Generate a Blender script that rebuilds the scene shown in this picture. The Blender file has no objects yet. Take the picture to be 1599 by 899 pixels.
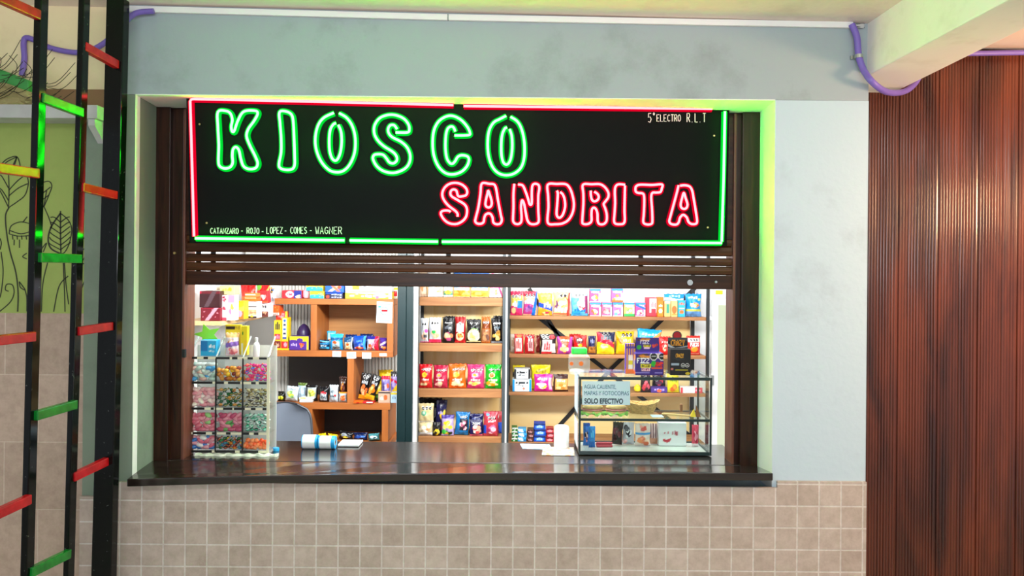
import bpy, bmesh, math, random
import numpy as np
from mathutils import Vector, Matrix

# ------------------------------------------------------------------ camera, world, lights, exposure
F, HX, HY, ROLL, EYE = 1155.0, 799.5, 425.0, math.radians(0.5), 1.75
scene = bpy.context.scene
COL = scene.collection
cam_data = bpy.data.cameras.new('camera')
cam_data.sensor_fit = 'HORIZONTAL'
cam_data.sensor_width = 36.0
cam_data.lens = 36.0 * F / 1599.0
cam_data.shift_y = -(449.5 - HY) / 1599.0
cam_data.clip_start = 0.05
cam = bpy.data.objects.new('camera', cam_data)
COL.objects.link(cam)
cam.matrix_world = Matrix.Translation((0, 0, EYE)) @ Matrix.Rotation(math.pi / 2, 4, 'X') @ Matrix.Rotation(ROLL, 4, 'Z')
scene.camera = cam

scene.view_settings.view_transform = 'Standard'
scene.view_settings.look = 'None'
scene.view_settings.gamma = 1.0
scene.view_settings.use_curve_mapping = False
scene.view_settings.exposure = 0.0

world = bpy.data.worlds.new('world')
scene.world = world
world.use_nodes = True
bg = world.node_tree.nodes['Background']
bg.inputs['Color'].default_value = (0.9, 0.93, 1.0, 1)
bg.inputs['Strength'].default_value = 0.66


def area(name, loc, target, sx, sy, power, color):
    l = bpy.data.lights.new(name, 'AREA')
    l.shape = 'RECTANGLE'
    l.size, l.size_y, l.energy, l.color = sx, sy, power, color
    o = bpy.data.objects.new(name, l)
    COL.objects.link(o)
    o.location = loc
    o.rotation_euler = (Vector(target) - Vector(loc)).to_track_quat('-Z', 'Y').to_euler()
    return o


area('hall_ceiling_lamp', (0.3, 0.9, 2.86), (0.3, 3.4, 0.6), 3.6, 0.4, 42, (0.95, 0.97, 1.0))
area('hall_fill_light', (0.0, -1.9, 1.95), (0.2, 3.4, 2.0), 3.0, 0.5, 54, (0.93, 0.94, 1.0))  # added unseen fill, brightens walls and ceiling from the front
area('hall_warm_fill', (3.0, 2.5, 2.2), (2.6, 3.7, 1.7), 0.4, 0.3, 46, (1.0, 0.62, 0.34))  # added unseen warm light, gives the panelling its orange gradient
area('kiosk_tube_lamp', (0.15, 3.87, 1.98), (0.05, 5.6, 1.0), 3.2, 0.16, 104, (0.97, 1.0, 1.0))
area('kiosk_ceiling_lamp', (0.2, 4.9, 2.68), (0.2, 5.0, 0.0), 1.6, 0.8, 40, (1.0, 0.98, 0.95))


def at(x, y, Y):
    """the point at depth Y seen at photo pixel (x, y)"""
    du, dv = x - HX, y - HY
    c, s = math.cos(ROLL), math.sin(ROLL)
    u, v = du * c + dv * s, -du * s + dv * c
    return Vector((u / F * Y, Y, EYE - v / F * Y))


# ------------------------------------------------------------------ colour and materials
def lin(h):
    if not isinstance(h, str):
        return tuple(h)[:3]
    h = h.lstrip('#')
    if len(h) == 3:
        h = ''.join(c + c for c in h)
    out = []
    for i in (0, 2, 4):
        c = int(h[i:i + 2], 16) / 255.0
        out.append(c / 12.92 if c <= 0.04045 else ((c + 0.055) / 1.055) ** 2.4)
    return tuple(out)


def rgba(h):
    return (*lin(h), 1.0)


MATS = {}


def newmat(name):
    m = bpy.data.materials.new(name)
    m.use_nodes = True
    nt = m.node_tree
    MATS[name] = m
    return m, nt, nt.nodes['Principled BSDF']


def plain(name, col, rough=0.5, metal=0.0, var=0.08, scale=8.0, bump=0.0, spec=0.5, bscale=None):
    """paint / plastic with a little mottling of its own"""
    m, nt, b = newmat(name)
    tc = nt.nodes.new('ShaderNodeTexCoord')
    n = nt.nodes.new('ShaderNodeTexNoise')
    n.inputs['Scale'].default_value = scale
    n.inputs['Detail'].default_value = 5
    nt.links.new(tc.outputs['Object'], n.inputs['Vector'])
    r = nt.nodes.new('ShaderNodeValToRGB')
    c = lin(col)
    r.color_ramp.elements[0].position, r.color_ramp.elements[1].position = 0.3, 0.75
    r.color_ramp.elements[0].color = (*[max(0, x * (1 - var)) for x in c], 1)
    r.color_ramp.elements[1].color = (*[min(1, x * (1 + var)) for x in c], 1)
    nt.links.new(n.outputs['Fac'], r.inputs['Fac'])
    nt.links.new(r.outputs['Color'], b.inputs['Base Color'])
    b.inputs['Roughness'].default_value = rough
    b.inputs['Metallic'].default_value = metal
    b.inputs['Specular IOR Level'].default_value = spec
    if bump:
        n2 = nt.nodes.new('ShaderNodeTexNoise')
        n2.inputs['Scale'].default_value = bscale or scale * 6
        nt.links.new(tc.outputs['Object'], n2.inputs['Vector'])
        bp = nt.nodes.new('ShaderNodeBump')
        bp.inputs['Strength'].default_value = bump
        bp.inputs['Distance'].default_value = 0.01
        nt.links.new(n2.outputs['Fac'], bp.inputs['Height'])
        nt.links.new(bp.outputs['Normal'], b.inputs['Normal'])
    return m


def stained(name, col, stain, rough=0.6, lo=0.52, hi=0.72, scale=3.0):
    """wall paint with grimy patches"""
    m, nt, b = newmat(name)
    tc = nt.nodes.new('ShaderNodeTexCoord')
    n = nt.nodes.new('ShaderNodeTexNoise')
    n.inputs['Scale'].default_value, n.inputs['Detail'].default_value, n.inputs['Roughness'].default_value = scale, 8, 0.65
    nt.links.new(tc.outputs['Object'], n.inputs['Vector'])
    r = nt.nodes.new('ShaderNodeValToRGB')
    r.color_ramp.elements[0].position, r.color_ramp.elements[1].position = lo, hi
    r.color_ramp.elements[0].color, r.color_ramp.elements[1].color = rgba(col), rgba(stain)
    nt.links.new(n.outputs['Fac'], r.inputs['Fac'])
    nt.links.new(r.outputs['Color'], b.inputs['Base Color'])
    b.inputs['Roughness'].default_value = rough
    n2 = nt.nodes.new('ShaderNodeTexNoise')
    n2.inputs['Scale'].default_value = 35
    nt.links.new(tc.outputs['Object'], n2.inputs['Vector'])
    bp = nt.nodes.new('ShaderNodeBump')
    bp.inputs['Strength'].default_value, bp.inputs['Distance'].default_value = 0.12, 0.01
    nt.links.new(n2.outputs['Fac'], bp.inputs['Height'])
    nt.links.new(bp.outputs['Normal'], b.inputs['Normal'])
    return m


def wood(name, c0, c1, axis='X', rough=0.4, scale=3.0, stretch=14.0, spec=0.5, coat=0.0):
    m, nt, b = newmat(name)
    tc = nt.nodes.new('ShaderNodeTexCoord')
    mp = nt.nodes.new('ShaderNodeMapping')
    s = {'X': (1, stretch, stretch), 'Y': (stretch, 1, stretch), 'Z': (stretch, stretch, 1)}[axis]
    mp.inputs['Scale'].default_value = s
    nt.links.new(tc.outputs['Object'], mp.inputs['Vector'])
    n = nt.nodes.new('ShaderNodeTexNoise')
    n.inputs['Scale'].default_value, n.inputs['Detail'].default_value, n.inputs['Distortion'].default_value = scale, 6, 0.7
    nt.links.new(mp.outputs['Vector'], n.inputs['Vector'])
    r = nt.nodes.new('ShaderNodeValToRGB')
    r.color_ramp.elements[0].position, r.color_ramp.elements[1].position = 0.33, 0.68
    r.color_ramp.elements[0].color, r.color_ramp.elements[1].color = rgba(c0), rgba(c1)
    nt.links.new(n.outputs['Fac'], r.inputs['Fac'])
    nt.links.new(r.outputs['Color'], b.inputs['Base Color'])
    b.inputs['Roughness'].default_value = rough
    b.inputs['Specular IOR Level'].default_value = spec
    b.inputs['Coat Weight'].default_value = coat
    b.inputs['Coat Roughness'].default_value = 0.12
    bp = nt.nodes.new('ShaderNodeBump')
    bp.inputs['Strength'].default_value, bp.inputs['Distance'].default_value = 0.1, 0.005
    nt.links.new(n.outputs['Fac'], bp.inputs['Height'])
    nt.links.new(bp.outputs['Normal'], b.inputs['Normal'])
    return m


def tiles(name, c0, c1, grout, w, h, z0, x0, offset=0.0, mortar=0.004, rough=0.35, flat='XZ'):
    m, nt, b = newmat(name)
    geo = nt.nodes.new('ShaderNodeNewGeometry')
    sp = nt.nodes.new('ShaderNodeSeparateXYZ')
    nt.links.new(geo.outputs['Position'], sp.inputs['Vector'])
    cb = nt.nodes.new('ShaderNodeCombineXYZ')
    ax = nt.nodes.new('ShaderNodeMath'); ax.operation = 'SUBTRACT'; ax.inputs[1].default_value = x0
    az = nt.nodes.new('ShaderNodeMath'); az.operation = 'SUBTRACT'; az.inputs[1].default_value = z0
    nt.links.new(sp.outputs['X'], ax.inputs[0]); nt.links.new(sp.outputs['Z'], az.inputs[0])
    nt.links.new(ax.outputs[0], cb.inputs['X']); nt.links.new(az.outputs[0], cb.inputs['Y'])
    br = nt.nodes.new('ShaderNodeTexBrick')
    br.offset, br.squash = offset, 1.0
    br.inputs['Scale'].default_value = 1.0
    br.inputs['Mortar Size'].default_value = mortar
    br.inputs['Mortar Smooth'].default_value = 0.3
    br.inputs['Bias'].default_value = 0.0
    br.inputs['Brick Width'].default_value = w
    br.inputs['Row Height'].default_value = h
    br.inputs['Color1'].default_value, br.inputs['Color2'].default_value, br.inputs['Mortar'].default_value = rgba(c0), rgba(c1), rgba(grout)
    nt.links.new(cb.outputs['Vector'], br.inputs['Vector'])
    n = nt.nodes.new('ShaderNodeTexNoise')
    n.inputs['Scale'].default_value, n.inputs['Detail'].default_value, n.inputs['Roughness'].default_value = 22, 8, 0.7
    nt.links.new(geo.outputs['Position'], n.inputs['Vector'])
    r = nt.nodes.new('ShaderNodeValToRGB')
    r.color_ramp.elements[0].position, r.color_ramp.elements[1].position = 0.35, 0.62
    r.color_ramp.elements[0].color, r.color_ramp.elements[1].color = (0.84, 0.82, 0.8, 1), (1.05, 1.05, 1.05, 1)
    nt.links.new(n.outputs['Fac'], r.inputs['Fac'])
    mx = nt.nodes.new('ShaderNodeMix'); mx.data_type = 'RGBA'; mx.blend_type = 'MULTIPLY'
    mx.inputs[0].default_value = 1.0
    nt.links.new(br.outputs['Color'], mx.inputs[6]); nt.links.new(r.outputs['Color'], mx.inputs[7])
    nt.links.new(mx.outputs[2], b.inputs['Base Color'])
    b.inputs['Roughness'].default_value = rough
    iv = nt.nodes.new('ShaderNodeMath'); iv.operation = 'SUBTRACT'; iv.inputs[0].default_value = 1.0
    nt.links.new(br.outputs['Fac'], iv.inputs[1])
    bp = nt.nodes.new('ShaderNodeBump')
    bp.inputs['Strength'].default_value, bp.inputs['Distance'].default_value = 0.4, 0.004
    nt.links.new(iv.outputs[0], bp.inputs['Height'])
    nt.links.new(bp.outputs['Normal'], b.inputs['Normal'])
    return m


def printed(name, rough, spec=0.5, bump=0.0):
    """packaging: the printed artwork is stored as the mesh's colour attribute"""
    m, nt, b = newmat(name)
    a = nt.nodes.new('ShaderNodeAttribute')
    a.attribute_name = 'Col'
    nt.links.new(a.outputs['Color'], b.inputs['Base Color'])
    b.inputs['Roughness'].default_value = rough
    b.inputs['Specular IOR Level'].default_value = spec
    if bump:
        tc = nt.nodes.new('ShaderNodeTexCoord')
        n2 = nt.nodes.new('ShaderNodeTexNoise')
        n2.inputs['Scale'].default_value = 38
        nt.links.new(tc.outputs['Object'], n2.inputs['Vector'])
        bp = nt.nodes.new('ShaderNodeBump')
        bp.inputs['Strength'].default_value, bp.inputs['Distance'].default_value = bump, 0.01
        nt.links.new(n2.outputs['Fac'], bp.inputs['Height'])
        nt.links.new(bp.outputs['Normal'], b.inputs['Normal'])
    return m


def glassy(name, tint, gloss=0.05, opac=0.0, body='#ffffff'):
    """thin clear sheet: see-through with a faint fresnel reflection"""
    m = bpy.data.materials.new(name)
    m.use_nodes = True
    MATS[name] = m
    nt = m.node_tree
    nt.nodes.clear()
    out = nt.nodes.new('ShaderNodeOutputMaterial')
    tr = nt.nodes.new('ShaderNodeBsdfTransparent'); tr.inputs['Color'].default_value = rgba(tint)
    gl = nt.nodes.new('ShaderNodeBsdfGlossy'); gl.inputs['Roughness'].default_value = gloss
    lw = nt.nodes.new('ShaderNodeLayerWeight'); lw.inputs['Blend'].default_value = 0.5
    pw = nt.nodes.new('ShaderNodeMath'); pw.operation = 'POWER'; pw.inputs[1].default_value = 4.0
    fr = nt.nodes.new('ShaderNodeMath'); fr.operation = 'MULTIPLY_ADD'; fr.inputs[1].default_value = 0.35; fr.inputs[2].default_value = 0.022
    nt.links.new(lw.outputs['Facing'], pw.inputs[0]); nt.links.new(pw.outputs[0], fr.inputs[0])
    mx = nt.nodes.new('ShaderNodeMixShader')
    nt.links.new(fr.outputs[0], mx.inputs[0]); nt.links.new(tr.outputs[0], mx.inputs[1]); nt.links.new(gl.outputs[0], mx.inputs[2])
    last = mx
    if opac:
        df = nt.nodes.new('ShaderNodeBsdfDiffuse'); df.inputs['Color'].default_value = rgba(body)
        m2 = nt.nodes.new('ShaderNodeMixShader'); m2.inputs[0].default_value = opac
        nt.links.new(mx.outputs[0], m2.inputs[1]); nt.links.new(df.outputs[0], m2.inputs[2])
        last = m2
    nt.links.new(last.outputs[0], out.inputs['Surface'])
    return m


def glow(name, col, strength):
    m = bpy.data.materials.new(name)
    m.use_nodes = True
    MATS[name] = m
    nt = m.node_tree
    nt.nodes.clear()
    out = nt.nodes.new('ShaderNodeOutputMaterial')
    e = nt.nodes.new('ShaderNodeEmission')
    e.inputs['Color'].default_value = (*col, 1)
    e.inputs['Strength'].default_value = strength
    nt.links.new(e.outputs[0], out.inputs['Surface'])
    return m


NEON_GREEN = glow('neon_green_light', (0.0105, 1.0, 0.0135), 80.0)
NEON_RED = glow('neon_red_light', (1.0, 0.025, 0.028), 33.0)
NEON_BORDER = glow('neon_red_border_light', (1.0, 0.05, 0.055), 16.0)
stained('beam_paint', '#a0aeb4', '#8c989c')
stained('pillar_paint', '#bcd2de', '#a9bcc7', lo=0.55, hi=0.8)
stained('pilaster_paint', '#7c8e7c', '#6e8070')
stained('reveal_paint', '#eef2ee', '#dde2dc')
stained('ceiling_paint', '#f0dfd4', '#ddcbc0')
stained('cream_paint', '#f2e3b8', '#e6d6aa')
stained('olive_paint', '#98ac58', '#8ca04e')
stained('concrete_paint', '#f2efe8', '#dedad0')
plain('kiosk_white', '#e4e6e8', 0.6, var=0.03)
plain('hall_floor', '#b8aea2', 0.4)
plain('plank_grey', '#b9bcba', 0.6, var=0.15)
tiles('small_tiles', '#c4b7ad', '#b6a89d', '#d4cfc9', 0.1, 0.1, 0.592, 0.015)
tiles('large_tiles', '#bda896', '#b39e8c', '#cbbba9', 0.316, 0.313, 0.003, -2.196, offset=0.5, mortar=0.003)
wood('dark_wood', '#1e0f0a', '#3a1f13', 'Z', 0.32, spec=0.3)
wood('dark_wood_long', '#26130b', '#442412', 'X', 0.32, spec=0.3)
wood('slat_wood', '#3a2010', '#5c3519', 'X', 0.35, spec=0.3)
wood('red_wood', '#5a3326', '#7c4a38', 'Z', 0.45)
wood('counter_wood', '#161210', '#2c221c', 'X', 0.2, spec=0.5, coat=0.7)
wood('unit_wood', '#a05a26', '#b46a30', 'X', 0.45, stretch=8)
wood('unit_wood_upright', '#a05a26', '#b46a30', 'Z', 0.45, stretch=8)
wood('unit_back_wood', '#a8723c', '#b9834a', 'X', 0.5)
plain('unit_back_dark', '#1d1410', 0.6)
wood('rustic_wood', '#8a5830', '#b07c4c', 'X', 0.55, scale=2.0)
wood('plywood', '#eec67a', '#fbe2aa', 'X', 0.55, scale=1.1, stretch=5)
wood('plywood_upright', '#eec880', '#fbe4b0', 'Z', 0.55, scale=1.2, stretch=10)
wood('beech_board', '#d9b47c', '#e6c48e', 'Y', 0.5)
wood('rib_wood', '#30140f', '#6c331d', 'Z', 0.26, scale=1.1, stretch=7, coat=0.25)
plain('rack_metal', '#3c4448', 0.45, var=0.05)
plain('rack_metal_black', '#15181a', 0.45, var=0.05)
plain('green_steel', '#12282a', 0.35, var=0.05)
plain('enamel_black', '#060b0b', 0.1, var=0.25, scale=14, spec=0.22)
_r = [n for n in MATS['enamel_black'].node_tree.nodes if n.type == 'VALTORGB'][0].color_ramp
for _p, _c in ((0.70, '#0a0f0f'), (0.715, '#8d938e')):       # chipped paint
    _e = _r.elements.new(_p); _e.color = rgba(_c)
_r.elements[-1].position = 0.69; 
[n for n in MATS['enamel_black'].node_tree.nodes if n.type == 'TEX_NOISE'][0].inputs['Scale'].default_value = 70
plain('enamel_red', '#b40f18', 0.25, var=0.3, scale=25)
plain('enamel_green', '#067424', 0.25, var=0.3, scale=25)
plain('sign_black', '#0e1112', 0.5, var=0.05, spec=0.06)
plain('painted_white_line', '#f2f2ee', 0.6, var=0.02)
plain('ink_line', '#2a3020', 0.7, var=0.05)
plain('screw_brass', '#c8b478', 0.35, metal=0.8)
plain('screw_steel', '#b4b8b8', 0.3, metal=0.9)
plain('white_plastic', '#eef0f0', 0.4, var=0.02)
plain('purple_conduit', '#7a64c0', 0.45, var=0.08)
plain('planter_green', '#3f9a4c', 0.4, var=0.1)
plain('twig_brown', '#2f2a1c', 0.8)
plain('straw', '#a89f6c', 0.85, var=0.3, bump=0.6)
plain('brown_board', '#8a6a48', 0.6)
plain('chair_grey', '#6a7280', 0.4, var=0.04)
plain('chair_rim', '#2c3038', 0.4)
plain('case_edge', '#1c3434', 0.3, var=0.15, scale=20)
plain('strip_black', '#15181a', 0.4)
plain('strip_cream', '#e6e2c8', 0.5)
plain('paper_white', '#eef4f8', 0.7, var=0.02)
plain('paper_blue', '#cfe8f6', 0.7, var=0.02)
plain('ink_blue', '#4c7f96', 0.7, var=0.02)
plain('ink_dark', '#2f4450', 0.7, var=0.02)
plain('cyan_plastic', '#1ea0e0', 0.4, var=0.04)
plain('lid_green', '#1fd040', 0.35, var=0.04)
plain('orange_sticker', '#ff7a20', 0.5)
plain('napkin', '#e4ecdc', 0.9, var=0.05, bump=0.3)
plain('bun', '#e6bd7c', 0.55, var=0.2, scale=30)
plain('lettuce', '#8fcf5c', 0.5, var=0.25, scale=40)
plain('ham', '#d88a86', 0.5, var=0.15, scale=30)
plain('wicker', '#d8aa68', 0.7, var=0.3, scale=60, bump=0.8, bscale=160)
plain('ribbed_sheet', '#c6c6c0', 0.55, var=0.05)
plain('acrylic_edge', '#b4c0bc', 0.3, var=.05)
glassy('milky_acrylic', '#ffffff', 0.15, opac=0.6, body='#eef4f0')
plain('lemon', '#f0d020', 0.4)
plain('tongs_wood', '#e2b878', 0.5)
plain('cork', '#8a5a34', 0.8, var=0.2, scale=60)
plain('meter_white', '#f4f6f6', 0.4, var=0.02)
printed('foil_print', 0.27, bump=0.4)
printed('card_print', 0.5)
printed('sweet_wrap', 0.22, bump=0.2)
glassy('clear_glass', '#fafefc')
glassy('clear_acrylic', '#fcfefd')
glassy('cloudy_acrylic', '#ffffff', 0.1, opac=0.14, body='#f0f6f4')
glow('door_daylight', (0.80, 0.88, 0.62), 1.0)

HALO_GREEN = glow('neon_green_halo', (0.0, 1.0, 0.05), 0.75)  # halo around the tubes, put in as emitting colour
HALO_RED = glow('neon_red_halo', (1.0, 0.0, 0.025), 0.8)


# ------------------------------------------------------------------ mesh builder
class MB:
    def __init__(self):
        self.v, self.f = [], []

    def add(self, vs, fs):
        n = len(self.v)
        self.v += [Vector(p) for p in vs]
        self.f += [tuple(i + n for i in q) for q in fs]
        return self

    def hexa(self, p):
        return self.add(p, [(0, 3, 2, 1), (4, 5, 6, 7), (0, 1, 5, 4), (1, 2, 6, 5), (2, 3, 7, 6), (3, 0, 4, 7)])

    def box(self, x0, x1, y0, y1, z0, z1):
        return self.hexa([(x0, y0, z0), (x1, y0, z0), (x1, y1, z0), (x0, y1, z0), (x0, y0, z1), (x1, y0, z1), (x1, y1, z1), (x0, y1, z1)])

    def bar(self, a, b, w, h, up=(0, 0, 1)):
        a, b = Vector(a), Vector(b)
        d = (b - a).normalized()
        s = d.cross(Vector(up))
        if s.length < 1e-5:
            s = d.cross(Vector((0, 1, 0)))
        s.normalize()
        u = s.cross(d).normalized()
        s, u = s * w / 2, u * h / 2
        return self.hexa([a - s - u, a + s - u, b + s - u, b - s - u, a - s + u, a + s + u, b + s + u, b - s + u])

    def prism(self, poly, a0, a1, axis='z'):
        n = len(poly)
        def pt(p, t):
            return {'z': (p[0], p[1], t), 'y': (p[0], t, p[1]), 'x': (t, p[0], p[1])}[axis]
        vs = [pt(p, a0) for p in poly] + [pt(p, a1) for p in poly]
        fs = [tuple(range(n))[::-1], tuple(range(n, 2 * n))] + [(i, (i + 1) % n, n + (i + 1) % n, n + i) for i in range(n)]
        return self.add(vs, fs)

    def tube(self, pts, r, n=8, closed=False):
        pts = [Vector(p) for p in pts]
        m = len(pts)
        rings, prev = [], None
        for i in range(m):
            if closed:
                t = pts[(i + 1) % m] - pts[i - 1]
            else:
                t = pts[min(i + 1, m - 1)] - pts[max(i - 1, 0)]
            t.normalize()
            if prev is None:
                a = Vector((0, 1, 0)) if abs(t.y) < 0.9 else Vector((1, 0, 0))
                u = (a - t * a.dot(t)).normalized()
            else:
                u = (prev - t * prev.dot(t)).normalized()
            prev = u
            w = t.cross(u)
            rr = r[i] if isinstance(r, (list, tuple)) else r
            rings.append([pts[i] + (u * math.cos(2 * math.pi * k / n) + w * math.sin(2 * math.pi * k / n)) * rr for k in range(n)])
        vs = [p for rg in rings for p in rg]
        fs = []
        for i in range(m if closed else m - 1):
            j = (i + 1) % m
            for k in range(n):
                k2 = (k + 1) % n
                fs.append((i * n + k, i * n + k2, j * n + k2, j * n + k))
        if not closed:
            fs.append(tuple(range(n))[::-1])
            fs.append(tuple((m - 1) * n + k for k in range(n)))
        return self.add(vs, fs)

    def lathe(self, prof, n=24, c=(0, 0, 0), sx=1.0, sy=1.0):
        c = Vector(c)
        vs, fs = [], []
        for r, z in prof:
            for k in range(n):
                a = 2 * math.pi * k / n
                vs.append(c + Vector((r * sx * math.cos(a), r * sy * math.sin(a), z)))
        for i in range(len(prof) - 1):
            for k in range(n):
                k2 = (k + 1) % n
                fs.append((i * n + k, i * n + k2, (i + 1) * n + k2, (i + 1) * n + k))
        fs.append(tuple(range(n))[::-1])
        fs.append(tuple((len(prof) - 1) * n + k for k in range(n)))
        return self.add(vs, fs)

    def ribbon(self, pts, w, y, t=0.0012):
        """flat stroke in the XZ plane, raised t towards -Y from y"""
        pts = [Vector(p) for p in pts]
        L, R = [], []
        for i in range(len(pts)):
            d = pts[min(i + 1, len(pts) - 1)] - pts[max(i - 1, 0)]
            d = Vector((d.x, 0, d.z)).normalized()
            nrm = Vector((-d.z, 0, d.x)) * w / 2
            L.append(pts[i] + nrm); R.append(pts[i] - nrm)
        m = len(pts)
        vs = []
        for a, b in zip(L, R):
            ya, yb = (a.y, b.y) if y is None else (y, y)
            vs += [(a.x, ya - t, a.z), (b.x, yb - t, b.z), (b.x, yb, b.z), (a.x, ya, a.z)]
        fs = [(0, 1, 2, 3), tuple(4 * (m - 1) + k for k in (3, 2, 1, 0))]
        for i in range(m - 1):
            for k in range(4):
                k2 = (k + 1) % 4
                fs.append((4 * i + k, 4 * i + 4 + k, 4 * i + 4 + k2, 4 * i + k2))
        return self.add(vs, fs)

    def build(self, name, mat, parent=None, bevel=0.0, smooth=False, origin=None, seg=2):
        mats = mat if isinstance(mat, (list, tuple)) else [mat]
        if parent is not None:
            o0 = world_loc(parent)
        elif origin is not None:
            o0 = Vector(origin)
        else:
            xs = [p.x for p in self.v]; ys = [p.y for p in self.v]; zs = [p.z for p in self.v]
            o0 = Vector(((min(xs) + max(xs)) / 2, (min(ys) + max(ys)) / 2, min(zs)))
        me = bpy.data.meshes.new(name)
        bm = bmesh.new()
        bv = [bm.verts.new(p - o0) for p in self.v]
        for q in self.f:
            try:
                bm.faces.new([bv[i] for i in q])
            except ValueError:
                pass
        bmesh.ops.recalc_face_normals(bm, faces=bm.faces)
        if bevel:
            ed = [e for e in bm.edges if len(e.link_faces) == 2 and e.calc_face_angle(0) > 0.6]
            bmesh.ops.bevel(bm, geom=ed, offset=bevel, segments=seg, profile=0.6, affect='EDGES', clamp_overlap=True)
        if smooth:
            for fc in bm.faces:
                fc.smooth = True
        bm.to_mesh(me); bm.free()
        for m in mats:
            me.materials.append(MATS[m] if isinstance(m, str) else m)
        if smooth:
            try:
                me.set_sharp_from_angle(angle=math.radians(40))
            except Exception:
                pass
        o = bpy.data.objects.new(name, me)
        COL.objects.link(o)
        if parent is not None:
            o.parent = parent
        else:
            o.location = o0
        return o


def world_loc(o):
    v = Vector(o.location)
    while o.parent is not None:
        o = o.parent
        v = v + Vector(o.location)
    return v


def tag(o, label, cat, group=None, kind=None):
    o['label'] = label
    o['category'] = cat
    if group:
        o['group'] = group
    if kind:
        o['kind'] = kind
    return o


def thing(name, label, cat, loc, group=None):
    o = bpy.data.objects.new(name, None)
    o.empty_display_size = 0.05
    COL.objects.link(o)
    o.location = loc
    return tag(o, label, cat, group)


def struct(o, label=None, cat=None):
    o['kind'] = 'structure'
    if label:
        o['label'] = label
    if cat:
        o['category'] = cat
    return o


def catmull(pts, n=6, closed=False):
    pts = [Vector((*p, 0)) if len(p) == 2 else Vector(p) for p in pts]
    m = len(pts)
    out = []
    for i in range(m if closed else m - 1):
        if closed:
            p0, p1, p2, p3 = pts[i - 1], pts[i], pts[(i + 1) % m], pts[(i + 2) % m]
        else:
            p0, p1, p2, p3 = pts[max(i - 1, 0)], pts[i], pts[i + 1], pts[min(i + 2, m - 1)]
        for k in range(n):
            t = k / n
            out.append(0.5 * ((2 * p1) + (p2 - p0) * t + (2 * p0 - 5 * p1 + 4 * p2 - p3) * t * t + (3 * p1 - p0 - 3 * p2 + p3) * t ** 3))
    if not closed:
        out.append(pts[-1])
    return out

# ------------------------------------------------------------------ the setting
YW, YF = 3.40, 3.60            # wall face, window-frame face
def xw(px, Y=YW, py=450):
    return at(px, py, Y).x
def zw(py, Y=YW, px=800):
    return at(px, py, Y).z

X_L, X_R = xw(209), xw(1208)
X_LF, X_RF = xw(238, YF), xw(1186, YF)
X_PIL, X_END = xw(1354), 0
Z_TOP = zw(152.5)
Z_TILE = zw(752, 3.385, 1300)
Z_SILL = 0.82
CEIL = 2.955
T_PX = xw(181, 3.385, 800)

struct(MB().box(-3.6, 4.2, -2.2, 7.0, -0.1, 0.0).build('floor', 'hall_floor'))
# hall ceiling follows the slightly sloping line over the beam
a, b = at(170, 7, YW).z, at(1352, 37, YW).z
sl = (b - a) / (xw(1352) - xw(170))
zc = lambda x: a + sl * (x - xw(170))
mb = MB().hexa([(-3.6, -2.2, zc(-3.6)), (4.2, -2.2, zc(4.2)), (4.2, 3.95, zc(4.2)), (-3.6, 3.95, zc(-3.6)),
                (-3.6, -2.2, 3.3), (4.2, -2.2, 3.3), (4.2, 3.95, 3.3), (-3.6, 3.95, 3.3)])
struct(mb.build('ceiling', 'ceiling_paint'))

# beam over the kiosk opening
XB0 = xw(172)
struct(MB().box(XB0, X_PIL, YW, 3.78, Z_TOP, 2.97).build('wall_front_upper', 'beam_paint', bevel=0.004))
# right pillar above the tiles
struct(MB().box(X_R, X_PIL, YW, 3.78, 0.0, Z_TOP - 0.0005).build('wall_front_right', 'pillar_paint'))
# left pilaster
XP0 = xw(131)
struct(MB().box(XP0, X_L, YW, 3.78, 0.0, zw(184, YW, 140)).box(XB0, X_L, YW, 3.78, zw(184, YW, 140), Z_TOP - 0.0005).build('wall_front_left', 'pilaster_paint'))
# parapet under the counter and its tile cladding
struct(MB().box(X_L, X_R, YW, 3.78, 0.0, 0.745).build('wall_front_lower', 'pillar_paint'))
mb = MB().box(T_PX, X_R + 0.02, 3.385, 3.4, 0.0, 0.775).box(X_R + 0.02, xw(1356, 3.385), 3.385, 3.4, 0.0, Z_TILE)
mb.box(xw(147, 3.385, 800), T_PX, 3.385, 3.4, 0.0, 0.775)
mb.box(XP0 - 0.002, xw(147, 3.385, 800), 3.385, 3.4, 0.0, zw(775, 3.385, 140))
struct(mb.build('trim_1', 'small_tiles'))
# plastered reveals of the opening
rv = [(X_L, YW - 0.001), (X_LF, YF), (X_LF, 3.7), (X_L - 0.001, 3.7)]
mb = MB().prism([(X_L + 0.0005, YW - 0.0015), (X_LF + 0.003, YF), (X_LF + 0.003, 3.62), (X_L - 0.002, 3.62)], Z_SILL - 0.06, Z_TOP)
struct(mb.build('trim_2', 'reveal_paint'))
mb = MB().prism([(X_R - 0.0005, YW - 0.0015), (X_R + 0.002, 3.62), (X_RF - 0.003, 3.62), (X_RF - 0.003, YF)], Z_SILL - 0.06, Z_TOP)
struct(mb.build('trim_3', 'reveal_paint'))
mb = MB().prism([(YW - 0.001, Z_TOP - 0.0015), (3.62, Z_TOP - 0.012), (3.62, Z_TOP + 0.004), (YW - 0.001, Z_TOP + 0.002)], X_L, X_R, 'x')
struct(mb.build('trim_4', 'reveal_paint'))

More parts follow.
